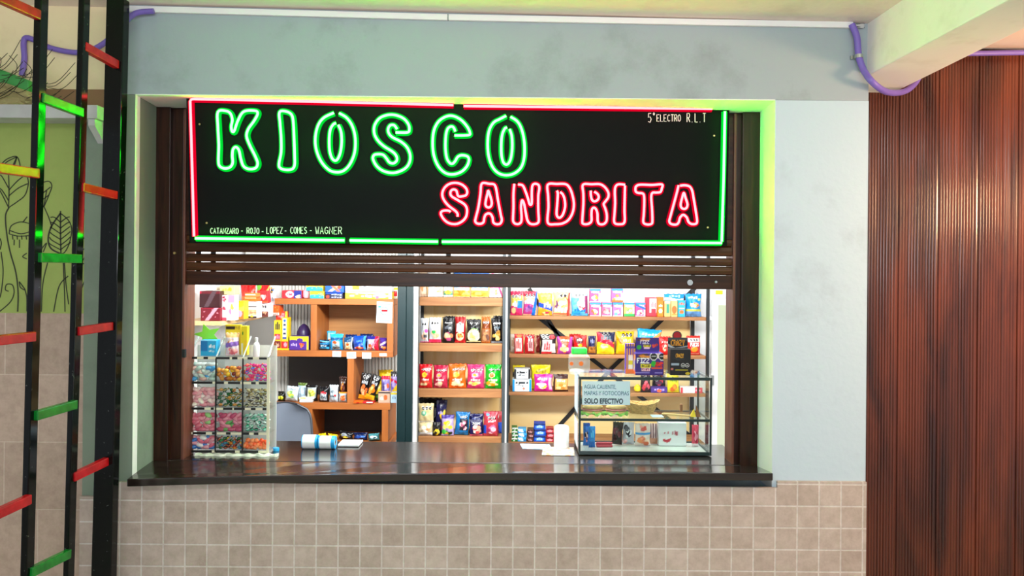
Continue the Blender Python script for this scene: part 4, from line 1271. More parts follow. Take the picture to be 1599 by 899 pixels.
roll_packs('deep blue biscuit pack in the tall stack', 3, 834, 852, 661, 691, 'B 1c58c0;R 0 .75 1 1 123878;E .5 .4 .35 .25 6ab0f0;L .5 .45 .5 .3 d8ecff 3', Y, Z, ('bottom one', 'middle one', 'topmost'))
roll_packs('crimson biscuit pack next to the white canister', 3, 853, 865, 669, 691, 'B b82840;R 0 .7 1 1 7a1828;E .5 .4 .35 .25 f0a0a8', Y, Z, ('bottom one', 'middle one', 'topmost'))

# ------------------------------------------------------------------ middle rack
YM = 5.5
mk = thing('display_rack', 'narrow grey-framed rack with four rustic wood shelves and plywood back', 'shelving rack', (at(720, 600, YM).x, YM + 0.16, 0))
MX0, MX1 = xw(655, YM), xw(785, YM)
ZM = [zw(y, YM, 720) for y in (464.5, 536, 607.5, 682)]
for z in ZM:
    MB().box(MX0, MX1, YM, YM + 0.3, z - 0.062, z).build('shelf', 'rustic_wood', mk, bevel=0.004)
for x in (MX0 - 0.024, MX1 + 0.001):
    MB().box(x, x + 0.023, YM - 0.01, YM + 0.025, 0, 2.25).build('post', 'rack_metal', mk, bevel=0.002)
    MB().box(x, x + 0.023, YM + 0.28, YM + 0.31, 0, 2.25).build('post', 'rack_metal_black', mk, bevel=0.002)
MB().box(MX0 - 0.02, MX1 + 0.02, YM + 0.315, YM + 0.33, 0.1, ZM[0] + 0.15).build('back_panel', 'plywood_upright', mk)
struct(MB().box(xw(789.3, YM + .02), xw(792.6, YM + .02), YM + 0.0, YM + 0.04, 0, 2.4).build('trim_8', 'white_plastic'))

Y = YM + 0.008
g = 'bags on the top shelf of the narrow rack'
Z = ZM[0]
HB = 0.2
bag('beige snack bag beside the white pole at the top of the narrow rack', 651, 667, 440, Y + .03, Z, 'B e0c8b0;P .5 .3 .4 .3 f0d8c0 c89870', H=HB, group=g)
bag('white snack bag with faint pink print on the narrow rack top', 667.5, 692, 440, Y, Z, 'B eef0f0;P .65 .25 .3 .15 f0d890 f0b0a0 f8e8d0;L .45 .5 .6 .2 f0c8d0 4', H=HB, group=g)
bag('grey white snack bag with a small green dip picture', 692, 707, 440, Y, Z, 'B dfe6ea;R 0 .08 1 .24 50a090;E .5 .18 .4 .08 d8d860;L .5 .5 .6 .2 90a0b0 3', H=HB, group=g)
bag('blue white and yellow snack bag next to the grey white one', 707.5, 734, 440, Y, Z, 'B f4f6f8;R 0 .36 .45 .56 2a8ad8;R .4 .36 1 .46 e86a7a;R 0 .02 1 .26 e8b850;P .5 .14 .45 .11 f4d070 e0a040;R 0 .5 1 1 2a80d0', H=HB, group=g)
bag('blue white and yellow snack bag next to the pink striped one', 735, 763, 440, Y, Z, 'B f4f6f8;R .2 .36 1 .58 2088d8;R 0 .36 .2 .5 60a8e0;R 0 .02 1 .28 ecc060;P .5 .15 .45 .11 f8d880 e4a848;R 0 .55 1 1 2a80d0', H=HB, group=g)
bag('white snack bag with pink stripes at the right end of the top shelf', 764, 785, 440, Y, Z, 'B e4e8ea;R 0 .36 1 .46 e05aa0;D .6 .5 1 .05 .06 e8609a;E .5 .2 .18 .09 e8c060;L .4 .2 .6 .14 d0a8b8 4', H=HB, group=g)

g = 'bags on the second shelf of the narrow rack'
Z = ZM[1]
bag('silver snack bag with purple spot first on the second shelf', 655.5, 668.5, 497, Y, Z, 'B c8ccd0;R 0 0 1 .06 d870a0;P .5 .3 .4 .2 e8c8a8 d0a890;E .8 .48 .2 .08 c050a0;S 2 .74 .14;R .5 .2 .9 .32 5a5a60', group=g)
bag('silver snack bag with pink base and green dip picture', 669, 688.5, 496, Y, Z, 'B ced2d6;R 0 0 1 .14 f04070;P .5 .32 .4 .2 f0b890 f8d8b0 e89080;E .4 .42 .16 .08 40b060;S 3 .77 .1', group=g)
bag('black snack bag with orange fillings picture', 690, 709, 496, Y, Z, 'B 181a1e;P .5 .24 .42 .2 e88a60 c05a8a f0c8a0;L .5 .6 .6 .12 7a8088 4;S 3 .78 .09', group=g)
bag('red snack bag with white panel between two black ones', 709.5, 727, 495, Y + .01, Z, 'B a82028;R .15 .42 .85 .72 e8d8d8;S 1 .72 .16;E .5 .25 .36 .17 f0d0b0;P .5 .25 .26 .12 f0a050 e05a40;R 0 0 1 .06 d02a34', group=g)
bag('black snack bag with big cream chips picture', 728, 751, 499, Y, Z, 'B 16181c;E .5 .32 .44 .28 e8dcb0;P .5 .28 .36 .2 f4e4b0 d8c080;L .55 .58 .5 .1 70a860 4;S 4 .8 .07;R 0 .05 1 .09 d8d0a0', group=g)
bag('orange and brown snack bag between two black ones', 751.5, 766, 495, Y + .01, Z, 'B b86a20;R 0 .55 1 .8 8a4a1c;S 2 .78 .15;R .05 .05 .95 .5 a87858;P .5 .22 .4 .2 c89a70 7a5a50', group=g)
bag('black snack bag with golden chips at the right post', 767, 785, 497, Y, Z, 'B 14161a;P .5 .3 .42 .22 d8b060 e8c888 a88038;L .5 .62 .6 .1 60707a 4;S 3 .78 .09;R 0 0 1 .08 8a9098', group=g)
bag('plain black snack bag behind the golden chips one', 770, 788, 493.5, Y + .1, Z, 'B 16171b;L .5 .8 .6 .1 5a6068 3', group=g)
bag('plain black snack bag behind the orange fillings one', 693, 711, 494, Y + .1, Z, 'B 15171c;L .5 .8 .6 .1 50585f 3', group=g)

g = 'bright chip bags on the third shelf of the narrow rack'
Z = ZM[2]
C3 = lambda c, d, p: f'B {c};S 4 .78 .075 .58;E .45 .56 .2 .1 {d};E .45 .56 .11 .06 f0b030;L .5 .36 .6 .08 ffe8e0 5;P .45 .2 .36 .13 {p} f4e0b0'
bag('red chip bag first in the bright row of the third shelf', 653, 674.5, 569.5, Y, Z, C3('d42430', 'f0c840', 'e86a50'), D=.07, group=g)
bag('raspberry coloured chip bag second in the bright row', 675.5, 699, 571, Y, Z, C3('b82850', 'e0a0a8', 'f8c8c0'), D=.07, group=g)
bag('orange chip bag in the middle of the bright row', 699.5, 727.5, 569, Y, Z, C3('e8701a', 'f8b850', 'fff0c0'), D=.075, group=g)
bag('pink chip bag between the orange and the green one', 728.5, 756.5, 570, Y, Z, C3('d04078', 'f0a0c0', 'f0d860'), D=.075, group=g)
bag('bright green chip bag last in the bright row', 757, 783, 570, Y, Z, C3('1cb030', 'f4f0c0', 'f8a830') + ';E .45 .56 .14 .09 f07828', D=.075, group=g)

g = 'bags on the lowest visible shelf of the narrow rack'
Z = ZM[3]
bag('cream snack bag lying at the bottom left with white dip picture', 652, 676, 660, Y, Z, 'B d8c8a0;P .5 .5 .4 .25 e8b080 f0e0c0 fff0e0;R 0 0 1 .25 e4e8ec', D=.06, group=g, lean=0)
zt4 = zw(661, Y, 664)
bag('cream snack bag with a green leaf badge stacked on the other cream one', 652, 677, 630.5, Y + .004, zt4, 'B dac89a;S 3 .76 .1 .55;E .35 .5 .18 .13 70c098;E .35 .52 .1 .08 d8f0e0;R 0 0 1 .1 e8e0d0', D=.055, group=g, lean=2)
bag('black snack bag standing behind the cream ones', 653, 690, 623, Y + .12, Z, 'B 17171b;L .6 .8 .5 .08 50505a 4', D=.06, group=g)
bag('navy and yellow snack bag beside the cream ones', 678, 695, 625.5, Y + .075, Z, 'B 2a2858;P .7 .5 .3 .25 e8c020 f0d850 282850;L .45 .62 .5 .1 b0a8d8 3;P .4 .2 .3 .14 e05a50 7a58b0', D=.045, group=g, tilt=3)
bag('small black and yellow snack bag in front of the navy one', 675, 688, 660, Y, Z, 'B 1c1c20;P .5 .35 .4 .3 e8c828 d8d060 403828', D=.045, group=g)
bag('purple yellow and green snack bag on the lowest shelf', 688.5, 708.5, 649, Y, Z, 'B b8a8d8;R 0 .82 1 1 5a489a;P .5 .5 .4 .22 f0d830 d8c850 f4e880;P .5 .15 .45 .14 60b040 284028 e8d040;E .2 .2 .18 .12 50d060', D=.06, group=g)
bag('azure blue snack bag with pink print on the lowest shelf', 709, 731.5, 645, Y + .02, Z, 'B 1c80b8;R .3 .2 .9 .7 2a2838;P .6 .42 .3 .2 d07a98 f0c8c8 603850;S 3 .78 .08 .6;R 0 0 1 .06 2a90c8', D=.06, group=g, tilt=4)
bag('navy snack bag standing behind the ham coloured one', 732, 755, 647, Y + .1, Z, 'B 262a66;L .5 .75 .6 .1 8088c0 4;P .5 .55 .3 .1 4a50a0 6068b0', D=.05, group=g)
bag('small navy snack bag with salmon picture in front', 733, 753.5, 656, Y, Z, 'B 24265e;S 4 .76 .07;P .55 .38 .4 .28 f0a890 f8d8c8 d85a60;R 0 .02 1 .12 d86a80', D=.05, group=g)
bag('rose red snack bag with blue corner on the lowest shelf', 754, 778, 644, Y, Z, 'B c04858;S 4 .74 .06 .6;L .6 .62 .5 .1 f0dce0 5;P .6 .3 .35 .2 f07aa0 f8c8d8 b03a6a;R 0 .1 .22 .45 2a5ac0;E .3 .88 .12 .05 60a0e0', D=.06, group=g)
bag('blue edged snack bag behind the rose red one', 765, 785, 643, Y + .1, Z, 'B b84a50;R .7 0 1 .5 2a60c8;S 2 .74 .08', D=.05, group=g)

# ------------------------------------------------------------------ stepped brown shelving unit
YU, DU = 5.0, 0.34
un = thing('shelving_unit', 'stepped orange-brown wooden shelving unit with open and closed cells', 'shelving unit', (at(520, 600, YU).x, YU + DU / 2, 0))
def U_board(x0p, x1p, ytp, ybp, nm='shelf_board', py=560):
    z1_, z0_ = at((x0p + x1p) / 2, ytp, YU).z, at((x0p + x1p) / 2, ybp, YU).z
    MB().box(xw(x0p, YU, py), xw(x1p, YU, py), YU, YU + DU, z0_, z1_).build(nm, 'unit_wood', un, bevel=0.002)
    return z1_
def U_up(x0p, x1p, z0_, z1_, py=560):
    MB().box(xw(x0p, YU, py), xw(x1p, YU, py), YU + 0.001, YU + DU - 0.001, z0_, z1_).build('upright', 'unit_wood_upright', un, bevel=0.002)
ZU0 = U_board(428, 614, 466.5, 475.5)
ZU1 = U_board(428, 614, 547.5, 557)
ZU2 = U_board(428, 610, 629, 639)
ZU3 = U_board(428, 610, 690, 700)
tb = 0.040
U_up(604, 614, ZU1, ZU0 - tb); U_up(484.5, 494, ZU1, ZU0 - tb)
U_up(542.5, 552.5, ZU2, ZU1 - tb)
U_up(597, 607, ZU3, ZU2 - tb); U_up(476, 488, ZU3, ZU2 - tb)
U_up(430, 440, 0.0, ZU3 - tb); U_up(597, 607, 0.0, ZU3 - tb)
def U_back(x0p, x1p, z0_, z1_, m):
    MB().box(xw(x0p, YU), xw(x1p, YU), YU + DU + 0.001, YU + DU + 0.012, z0_, z1_).build('back_panel', m, un)
U_back(485, 614, ZU1 - .03, ZU0 - .01, 'unit_back_wood')
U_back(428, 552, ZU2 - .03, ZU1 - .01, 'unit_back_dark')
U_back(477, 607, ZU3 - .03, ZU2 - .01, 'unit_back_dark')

Y = YU + 0.012
Z = ZU0
carton('red and blue biscuit box with white oval on top of the brown unit', 440, 471, 453.5, Y, Z, 'B c83040;R .62 0 1 1 2a3a98;E .4 .5 .2 .42 f0d0d8;L .4 .5 .3 .3 c05070 4;P .82 .25 .14 .25 f0d8a0 e8e0d0', D=.1, name='biscuit_box')
p = at(476, 466, Y)
o = MB().lathe([(0.012, 0), (0.02, 0.006), (0.023, 0.026), (0.021, 0.05), (0.012, 0.06)], 20, (p.x, Y + .03, Z + .0005)).build('sweet_jar', plain('pale_pink', '#d8a0b0', 0.4), smooth=True)
tag(o, 'small round pale pink jar next to the red and blue biscuit box', 'jar')
yb_ = 'B f0d838;R 0 0 1 .35 38b0d8;W .3 .5 .06 38b0d8;P .75 .5 .2 .3 60c8a0 f0a850;L .35 .75 .5 .2 e0a828 4'
carton('lower yellow and cyan sweet box on top of the brown unit', 484, 506, 455, Y, Z, yb_, D=.1)
carton('upper yellow and cyan sweet box, stacked slightly to the left', 478, 504, 442, Y + .005, zw(455, Y, 495) + .002, yb_ + ';R 0 .9 1 1 f0e070', D=.1)
carton('dark blue wafer box with rows of pale prints, lower of two', 508, 535, 457.5, Y, Z, 'B 1a2450;L .65 .7 .6 .25 c8d0e0 4;L .65 .25 .6 .25 a8b0c8 4;E .14 .35 .1 .25 e85030;R 0 .88 1 1 2a6ad0', D=.1)
carton('bright blue wafer box with orange mark, upper of two', 508, 537, 443, Y + .004, zw(457.5, Y, 520) + .002, 'B 1c70d8;D .3 .2 .7 .75 .1 f0c0a0;D .7 .2 .4 .75 .08 f08050;E .75 .6 .1 .2 f06030;R 0 0 1 .12 1a58b8', D=.1)
carton('long yellow and white sweet box at the right of the unit top', 539, 612, 456, Y, Z, 'B f0e040;R 0 0 1 .12 e0c828;W .8 1.1 .06 f8f4e0;P .2 .55 .1 .3 f0a050 f8f0d0;L .5 .4 .3 .35 b8d8e8 5;P .75 .5 .2 .3 f8c8b0 f0f0e0 e8a0b0;E .68 .25 .05 .22 e8709a;R .94 0 1 1 f4f0e8', D=.11)
carton('long white sweet box with yellow label lying on the long yellow one', 539, 612, 440, Y + .003, zw(456, Y, 575) + .002, 'B eef2f2;R .15 .2 .32 .75 f0e040;L .38 .5 .12 .3 8890a0 2;R .32 .15 .34 .8 d8dce0;R .75 .3 .95 .6 e0e8ee', D=.11)
bag('narrow white and red pack standing at the very end of the unit top', 613, 621, 447, YU + .1, ZU0, 'B f4f4f0;R .2 .2 .9 .6 e83a4a;R 0 .7 1 .9 f0d040', D=.03, lean=0, yaw=0)
# upper left open cell
Z = ZU1
ds = thing('sweet_display', 'tall yellow and red cardboard sweet display on the middle board', 'display box', (at(440, 548, Y).x, Y + .04, Z))
def sub_pack(me, name, parent, x0, x1, yt, Y, z, spec, D, mat=None, **kw):
    SEED[0] += 1
    W = (x1 - x0) / F * Y
    p = at((x0 + x1) / 2, yt, Y)
    m_ = me(name, W, p.z - z, D, spec, SEED[0], **kw)
    o = bpy.data.objects.new(name, m_); COL.objects.link(o)
    o.parent = parent
    o.location = Vector((p.x, Y + D / 2, z + .0006)) - world_loc(parent)
    return o
sub_pack(carton_mesh, 'tray', ds, 427, 451, 544, Y - .0, Z, 'B f0d020', .1)
zt5 = zw(544, Y, 440)
sub_pack(carton_mesh, 'left_column', ds, 428, 439, 500, Y + .01, zt5, 'B f0d428;R .1 .3 .9 .5 e83040;L .5 .78 .7 .3 3a3a30 3;L .5 .4 .7 .16 f090a8 3;R .05 0 .95 .28 8a2a28;P .5 .14 .35 .1 d8a890 6a2020', .07)
sub_pack(carton_mesh, 'right_column', ds, 439.5, 450, 496, Y + .004, zt5, 'B f0d020;R .2 .3 .75 .98 f4ecd8;E .48 .9 .22 .045 2a70c8;E .48 .76 .22 .045 1a2a60;E .48 .62 .22 .045 2a70c8;E .48 .48 .22 .045 1a2a60;R .2 .32 .75 .38 2a50a0;R 0 0 1 .22 e02828;E .6 .12 .25 .07 f8a0b0', .07)
sub_pack(carton_mesh, 'header_card', ds, 431, 449, 486, Y + .055, zt5, 'B e8442c;E .5 .88 .4 .06 f0a8b0;R .8 .5 1 1 f0e040;L .5 .88 .6 .05 d04050 4', .02)
carton('purple chocolate box with yellow scooped rim on the middle board', 451.5, 482, 525, Y, Z, 'B 5a2f98;R 0 .62 1 1 ecd428;E .22 .58 .28 .16 5a2f98;E .55 .72 .16 .14 5a2f98;R .9 0 1 1 ecd428;L .25 .38 .3 .2 d8c8f0 4;P .62 .36 .12 .18 f08040 e85030', D=.08)
p = at(473, 525, Y + .14)
o = MB().lathe([(0.03, 0), (0.042, 0.03), (0.05, 0.07), (0.046, 0.115), (0.03, 0.15), (0.01, 0.166), (0.003, 0.168)], 20, (p.x, Y + .16, Z + .0005)).build('chocolate_egg', plain('egg_purple', '#3c2a5c', 0.35, var=0.3, scale=30), smooth=True)
tag(o, 'dark purple wrapped chocolate egg behind the purple box', 'chocolate egg')
# upper right cell: biscuits
g = 'biscuit packs in the upper brown cell'
bag('black and cyan biscuit pack at the left of the upper cell', 496.5, 513, 531.5, Y, Z, 'B 123a58;R 0 .1 1 .3 3aa8d8;R 0 .55 1 .7 2a88b8;L .55 .42 .6 .16 c0e0f0 3;D 0 .9 1 .8 .05 7ac8e8', D=.07, group=g)
bag('pale blue biscuit pack standing behind the black and cyan one', 508, 523, 517.5, Y + .13, Z, 'B 58b8e0;R .2 .55 .9 .9 a8dcf0;P .5 .5 .25 .14 c89870 f0e0d0', D=.06, group=g)
bag('cyan biscuit pack with orange mark and brown biscuit picture', 513.5, 534, 522, Y, Z, 'B 2aa0d8;R 0 .6 1 .75 1c6a98;R .2 .05 .75 .55 a8b8b8;E .4 .48 .16 .1 f06a20;P .5 .2 .3 .13 4a5a60 a0a8a8;R 0 .8 1 1 3ab8e8', D=.07, group=g)
bag('dark biscuit pack with cream panel and orange mark in the upper cell', 535.5, 549, 527.5, Y, Z, 'B 2c5a80;R .1 .05 .85 .6 c8bca0;E .5 .45 .2 .12 f06a28;P .5 .2 .3 .12 f0d8a8 d8b880;R .9 0 1 1 d8e0e4', D=.06, group=g)
bag('deep blue biscuit pack with orange base mark in the upper cell', 550, 570, 525, Y, Z, 'B 1c58b8;L .5 .62 .5 .14 4a90e0 3;P .5 .18 .36 .14 f06a28 e8b080 c04a20;R .82 0 1 1 4aa0e0', D=.07, group=g)
bag('white and red biscuit pack with orange mark in the upper cell', 571, 590.5, 526, Y, Z, 'B b8b8d0;R .7 0 1 1 d82a4a;R 0 .8 .7 1 3a3a98;R .05 .05 .7 .4 d8d0c8;E .35 .32 .18 .13 f06a30;P .35 .12 .26 .09 6a5a50 e8d8c0;D .7 .5 1 .9 .06 f06a80', D=.07, group=g)
bag('purple biscuit pack cut off by the upright of the upper cell', 591.5, 603, 528, Y + .005, Z, 'B 5a3a98;D 0 .4 1 .7 .08 d8d0e8;P .6 .22 .35 .17 f08a30 f0c080', D=.06, group=g)
bag('navy biscuit pack behind the dark cream panelled one', 538, 556, 523, Y + .13, Z, 'B 1c3a70;L .5 .8 .6 .1 7a98c8 3', D=.06, group=g)
bag('dark blue biscuit pack behind the deep blue one', 560, 582, 522, Y + .13, Z, 'B 1c3468;L .5 .85 .6 .08 6a88c0 3', D=.06, group=g)
# mid-left dark cell
Z = ZU2
g = 'bags in the middle dark cell'
bag('black and yellow snack bag at the left of the dark cell', 432, 444, 612, Y + .01, Z, 'B 1a1c14;P .5 .4 .4 .3 d8e028 a0b020 f0f060', D=.05, group=g)
bag('white snack bag with yellow print leaning in the dark cell', 443, 463, 605, Y, Z, 'B c8d4d8;P .5 .45 .35 .26 d8e050 90b878 e8e890;L .5 .8 .6 .12 90a0a8 4', D=.06, group=g, tilt=6)
bag('pale grey snack bag standing between white and black bags', 462, 476, 599, Y + .06, Z, 'B b8ccd8;R 0 0 1 .1 d8e0a0;R 0 .82 1 1 6a8040;L .5 .5 .6 .3 e0ecf2 3', D=.05, group=g, tilt=4)
bag('black snack bag with framed yellow picture in the dark cell', 475.5, 494.5, 602.5, Y + .02, Z, 'B 14181c;R .15 .2 .88 .85 a8b0b0;R .2 .3 .8 .78 d8d8a8;P .5 .5 .3 .22 e8e040 c8d060 90a040', D=.06, group=g)
flatpack('lower of the white sachets lying in front of the framed yellow bag', 467, 487, 624.5, 628, Y - .005, Z, 'B e4ecee;R 0 0 1 .3 b8c0c0', D=.08, H=.016, yaw=5)
flatpack('upper white sachet lying askew with yellow print', 468, 489, 621, 625, Y, Z + .018, 'B eef4f4;R .1 .4 .5 1 e0d860', D=.08, H=.014, yaw=-9)
bag('black and white snack bag with red letters in the dark cell', 497, 512, 604.5, Y, Z, 'B 16181e;R .15 .1 .85 .6 b8c0c8;L .5 .6 .7 .16 e03a4a 3;L .5 .3 .6 .18 30383e 4', D=.055, group=g)
bag('pale grey snack bag with dark scribble in the dark cell', 512.5, 527, 602, Y, Z, 'B c4d0d8;L .5 .6 .6 .16 788890 3;L .5 .35 .7 .12 50606a 4;E .75 .4 .1 .06 d85050;R 0 .9 1 1 e0e8ec', D=.055, group=g)
bag('small white snack bag with orange fruit by the upright', 527.5, 540.5, 613, Y, Z, 'B b8c4c8;P .55 .45 .34 .3 f07838 e8a070;R 0 .85 1 1 f0a030', D=.05, group=g)
bag('brown snack bag standing behind the orange fruit one', 528, 541, 588.5, Y + .07, Z, 'B 4a2a20;P .5 .6 .35 .2 8a4a38 c88a70 e8a030;S 2 .75 .12', D=.05, group=g)
# mid-right open cell
g = 'bags in the open cell by the green post'
bag('tall black snack bag with orange chips, upright of the pair', 558, 574, 584, Y + .03, Z + .012, 'B 18181c;S 2 .86 .12;L .5 .66 .7 .12 c8ccd0 4;P .5 .36 .4 .22 e8a070 f0c8a0 d87a40;R 0 0 1 .16 e8b030', D=.045, group=g, tilt=7)
bag('tall black snack bag with orange chips, slanting one of the pair', 568, 583, 587, Y - .012, Z + .012, 'B 18181c;S 2 .86 .12;L .5 .68 .7 .12 b8bcc0 4;P .5 .4 .4 .2 f0a038 f08020 f8d080;R 0 0 1 .2 e8b828', D=.04, group=g, tilt=19)
flatpack('orange pack lying under the black snack bags', 551, 566, 623, 629, Y - .02, Z, 'B e87a28;R 0 .5 1 .7 5a2418;R .3 0 .6 .5 c03020', D=.08, H=.011, yaw=8)
flatpack('red and white pack lying under the black snack bags', 567, 583, 623, 629, Y - .02, Z, 'B d83a40;R .4 .3 1 1 e8e4e0', D=.08, H=.011, yaw=-5)
bag('yellow topped snack bag at the back of the open cell', 590, 612, 578.5, Y + .16, Z, 'B e8c820;P .5 .7 .35 .2 f0e060 c8a018', D=.06, group=g)
bag('lilac snack bag with red top standing in the open cell', 594, 608, 588, Y + .075, Z, 'B 9a90d0;R 0 .86 1 1 d82a50;P .4 .55 .4 .25 7a70c0 c8c0e8 6a60b0;E .8 .6 .14 .1 f07040', D=.05, group=g)
bag('lilac snack bag with black collar next to the green post', 608.5, 621, 581, Y + .085, Z, 'B a898d0;R 0 .84 1 1 16181c;S 2 .88 .12;D 0 .72 1 .62 .05 d82a50;P .3 .5 .35 .2 c8b8e8 8070c0;D .3 .2 1 .45 .14 e8c020', D=.05, group=g)
bag('yellow and green snack bag at the left of the open cell', 583.5, 594, 601, Y + .04, Z, 'B e8c428;R 0 0 1 .45 2a6a30;P .5 .2 .3 .15 60a050 1a3a20', D=.045, group=g)
carton('beige carton with orange mark in front of the lilac bags', 590.5, 609, 612, Y, Z, 'B c8ac98;E .62 .5 .16 .25 f07038;R .0 .86 1 1 2a2a2c;L .3 .4 .3 .3 e8dcd0 3', D=.05, name='biscuit_box')
carton('pale blue carton at the end of the open cell', 610, 620.5, 613, Y + .005, Z, 'B b8d0e0;R 0 .8 1 1 e0c840;L .5 .5 .6 .3 8098b0 3', D=.05, name='biscuit_box')
# lowest cell
Z = ZU3
g = 'packs in the lowest brown cell'
bag('yellow pack lowest left beside the chair back', 466.5, 475, 682, Y, Z, 'B e0b020;P .5 .5 .4 .3 f0d040 c08a18', D=.05, group=g, name='sweet_bag')
bag('wide yellow sweet pack in the lowest cell', 496, 509, 679, Y, Z, 'B e0c820;P .5 .6 .4 .3 f0e050 b09818', D=.06, group=g, name='sweet_bag', tilt=-8)
bag('second yellow sweet pack in the lowest cell, right of the wide one', 509, 525, 680.5, Y + .02, Z, 'B dcc024;P .5 .6 .4 .3 f4e868 a88c10', D=.06, group=g, name='sweet_bag', tilt=10)
bag('black and silver pack in the lowest cell with yellow corner', 527, 550, 676.5, Y + .03, Z, 'B 20242a;P .5 .5 .4 .3 b8c0c8 d8c838 888f98', D=.06, group=g, name='sweet_bag', tilt=6)
bag('dark blue pack in the lowest cell next to the teal one', 550.5, 573, 677, Y + .02, Z, 'B 122a5a;P .5 .5 .35 .25 2a58a8 5a88d0', D=.06, group=g, name='sweet_bag')
bag('teal and white pack last in the lowest cell', 574, 592, 679, Y, Z, 'B 5a9aa0;P .5 .5 .4 .3 c8e0e0 2a5a60 e8f4f4', D=.06, group=g, name='sweet_bag', tilt=-5)

# price tags and notice taped to the unit
def card(name, label, cat, x0, y0, x1, y1, Y, mat, lines=None, group=None, tilt=0, ink='ink_blue'):
    A, B, C_, D_ = at(x0, y1, Y), at(x1, y1, Y), at(x1, y0, Y), at(x0, y0, Y)
    c = (A + C_) / 2
    mb = MB()
    ps = [A, B, C_, D_]
    if tilt:
        R = Matrix.Rotation(math.radians(tilt), 3, 'Y')
        ps = [c + R @ (p - c) for p in ps]
    bk = [p + Vector((0, 0.0012, 0)) for p in ps]
    mb.hexa([ps[0], ps[1], bk[1], bk[0], ps[3], ps[2], bk[2], bk[3]])
    o = mb.build(name, mat)
    tag(o, label, cat, group)
    if lines:
        m2 = MB()
        for (lx0, ly0, lx1, ly1) in lines:
            p = at(x0 + (x1 - x0) * lx0, y0 + (y1 - y0) * ly0, Y); q_ = at(x0 + (x1 - x0) * lx1, y0 + (y1 - y0) * ly1, Y)
            m2.box(min(p.x, q_.x), max(p.x, q_.x), Y - .0006, Y + .0002, min(p.z, q_.z), max(p.z, q_.z))
        m2.build('printed_lines', ink, o)
    return o
g = 'price tags on the middle board of the brown unit'
pt = [(.15, .25, .85, .32), (.15, .45, .7, .52), (.15, .65, .8, .72)]
card('price_tag', 'white price tag on the board edge under the cyan biscuit pack', 'price tag', 519, 548, 532.5, 557, YU - .0015, 'paper_blue', pt, g, 2)
card('price_tag', 'white price tag on the board edge under the dark cream panelled pack', 'price tag', 541.5, 549.5, 556, 559.5, YU - .0015, 'paper_blue', pt, g, -2)
card('price_tag', 'white price tag on the board edge under the white and red biscuit pack', 'price tag', 565.5, 550, 579.5, 560, YU - .0015, 'paper_blue', pt, g, 1)
card('price_tag', 'worn pale sticker on the board edge under the purple biscuit pack', 'sticker', 592.5, 551.5, 604, 556, YU - .0015, 'napkin', None, g)
nt_ = card('notice', 'small white notice with red and blue print taped to the brown unit', 'notice', 588, 471, 612.5, 504, YU - .002, 'paper_blue', [(.1, .12, .9, .15), (.1, .88, .9, .91), (.15, .75, .85, .77), (.15, .68, .8, .7)], None, 2)
mb = MB()
c = at(600, 485, YU - .0025)
mb.tube([c + Vector((.026 * math.cos(t * .4), 0, .026 * math.sin(t * .4))) for t in range(0, 14)], .0022, 5)
mb.build('round_mark', 'cyan_plastic', nt_)
MB().box(c.x - .018, c.x + .022, c.y - .001, c.y + .0004, c.z - .007, c.z + .007).build('red_mark', 'enamel_red', nt_)
MB().box(c.x - .04, c.x - .022, c.y - .001, c.y + .0004, c.z + .022, c.z + .032).build('blue_mark', 'cyan_plastic', nt_)
card('wall_poster', 'small yellow and white picture card above the bright door', 'poster', 1115, 452, 1131, 464.5, KY1 - .036, 'paper_white', [(.15, .1, .85, .6)], None, 0, 'lemon')
sw = MB().box(xw(1104, KY1 - .03), xw(1112, KY1 - .03), KY1 - .03, KY1 - .002, zw(500, KY1, 1108), zw(494, KY1, 1108)).build('light_switch', 'meter_white', bevel=.004)
tag(sw, 'small pale light switch box on the wall right of the long rack', 'switch')

# ------------------------------------------------------------------ side shelf on the left wall of the kiosk
YL0, YL1 = 4.40, 5.25
zL = at(347, 501.5, YL0).z
ss = thing('side_shelf', 'pale beech shelf running back along the left kiosk wall', 'shelf', (KX0 + .1, 4.8, zL - .03))
MB().box(KX0 + .001, at(347, 500, YL0).x, YL0, YL1, zL - .026, zL).build('shelf_board', 'beech_board', ss, bevel=.002)
for yy in (4.6, 5.05):
    MB().prism([(KX0 + .001, zL - .026), (at(347, 500, YL0).x - .06, zL - .026), (KX0 + .001, zL - .16)], yy, yy + .02, 'y').build('bracket', 'meter_white', ss)
Y = YL0 + .012
carton('dark red gift box with bottle silhouette, lower of two', 313, 344, 480.5, Y, zL, 'B 8a1030;R 0 .94 1 1 b01c40;D .35 .1 .65 .7 .09 d8a8b8;E .2 .7 .04 .05 f0a0b0;E .85 .6 .04 .05 f0a0b0;E .75 .3 .03 .04 f0a0b0;E .12 .3 .03 .04 f0a0b0;E .6 .85 .03 .04 f0a0b0', D=.11, name='gift_box')
carton('darker red gift box with grey silhouette, upper of two', 311, 344, 454.5, Y + .002, zw(480.5, Y, 328) + .001, 'B 4a0a18;R 0 .85 1 1 7a1428;D .4 .2 .62 .75 .1 6a5058;R 0 .85 .1 1 c03050', D=.11, name='gift_box')
carton('white and red sweet box next to the dark red gift boxes', 345.5, 354, 461, Y + .03, zL, 'B f0d8dc;P .5 .85 .4 .1 e06a80 b03050;P .5 .45 .4 .12 e04a60 f08aa0;R 0 .3 1 .42 f4e8ea;R 0 0 1 .12 e85a70', D=.07)
carton('pink and lilac sweet box right of the white and red one', 355, 366, 461, Y + .05, zL, 'B f4ece8;R 0 .68 1 1 c89ac8;P .7 .55 .25 .12 f0d850 f0b060;E .4 .35 .22 .12 f090b0;R 0 0 .3 .3 f0d0d8', D=.07)
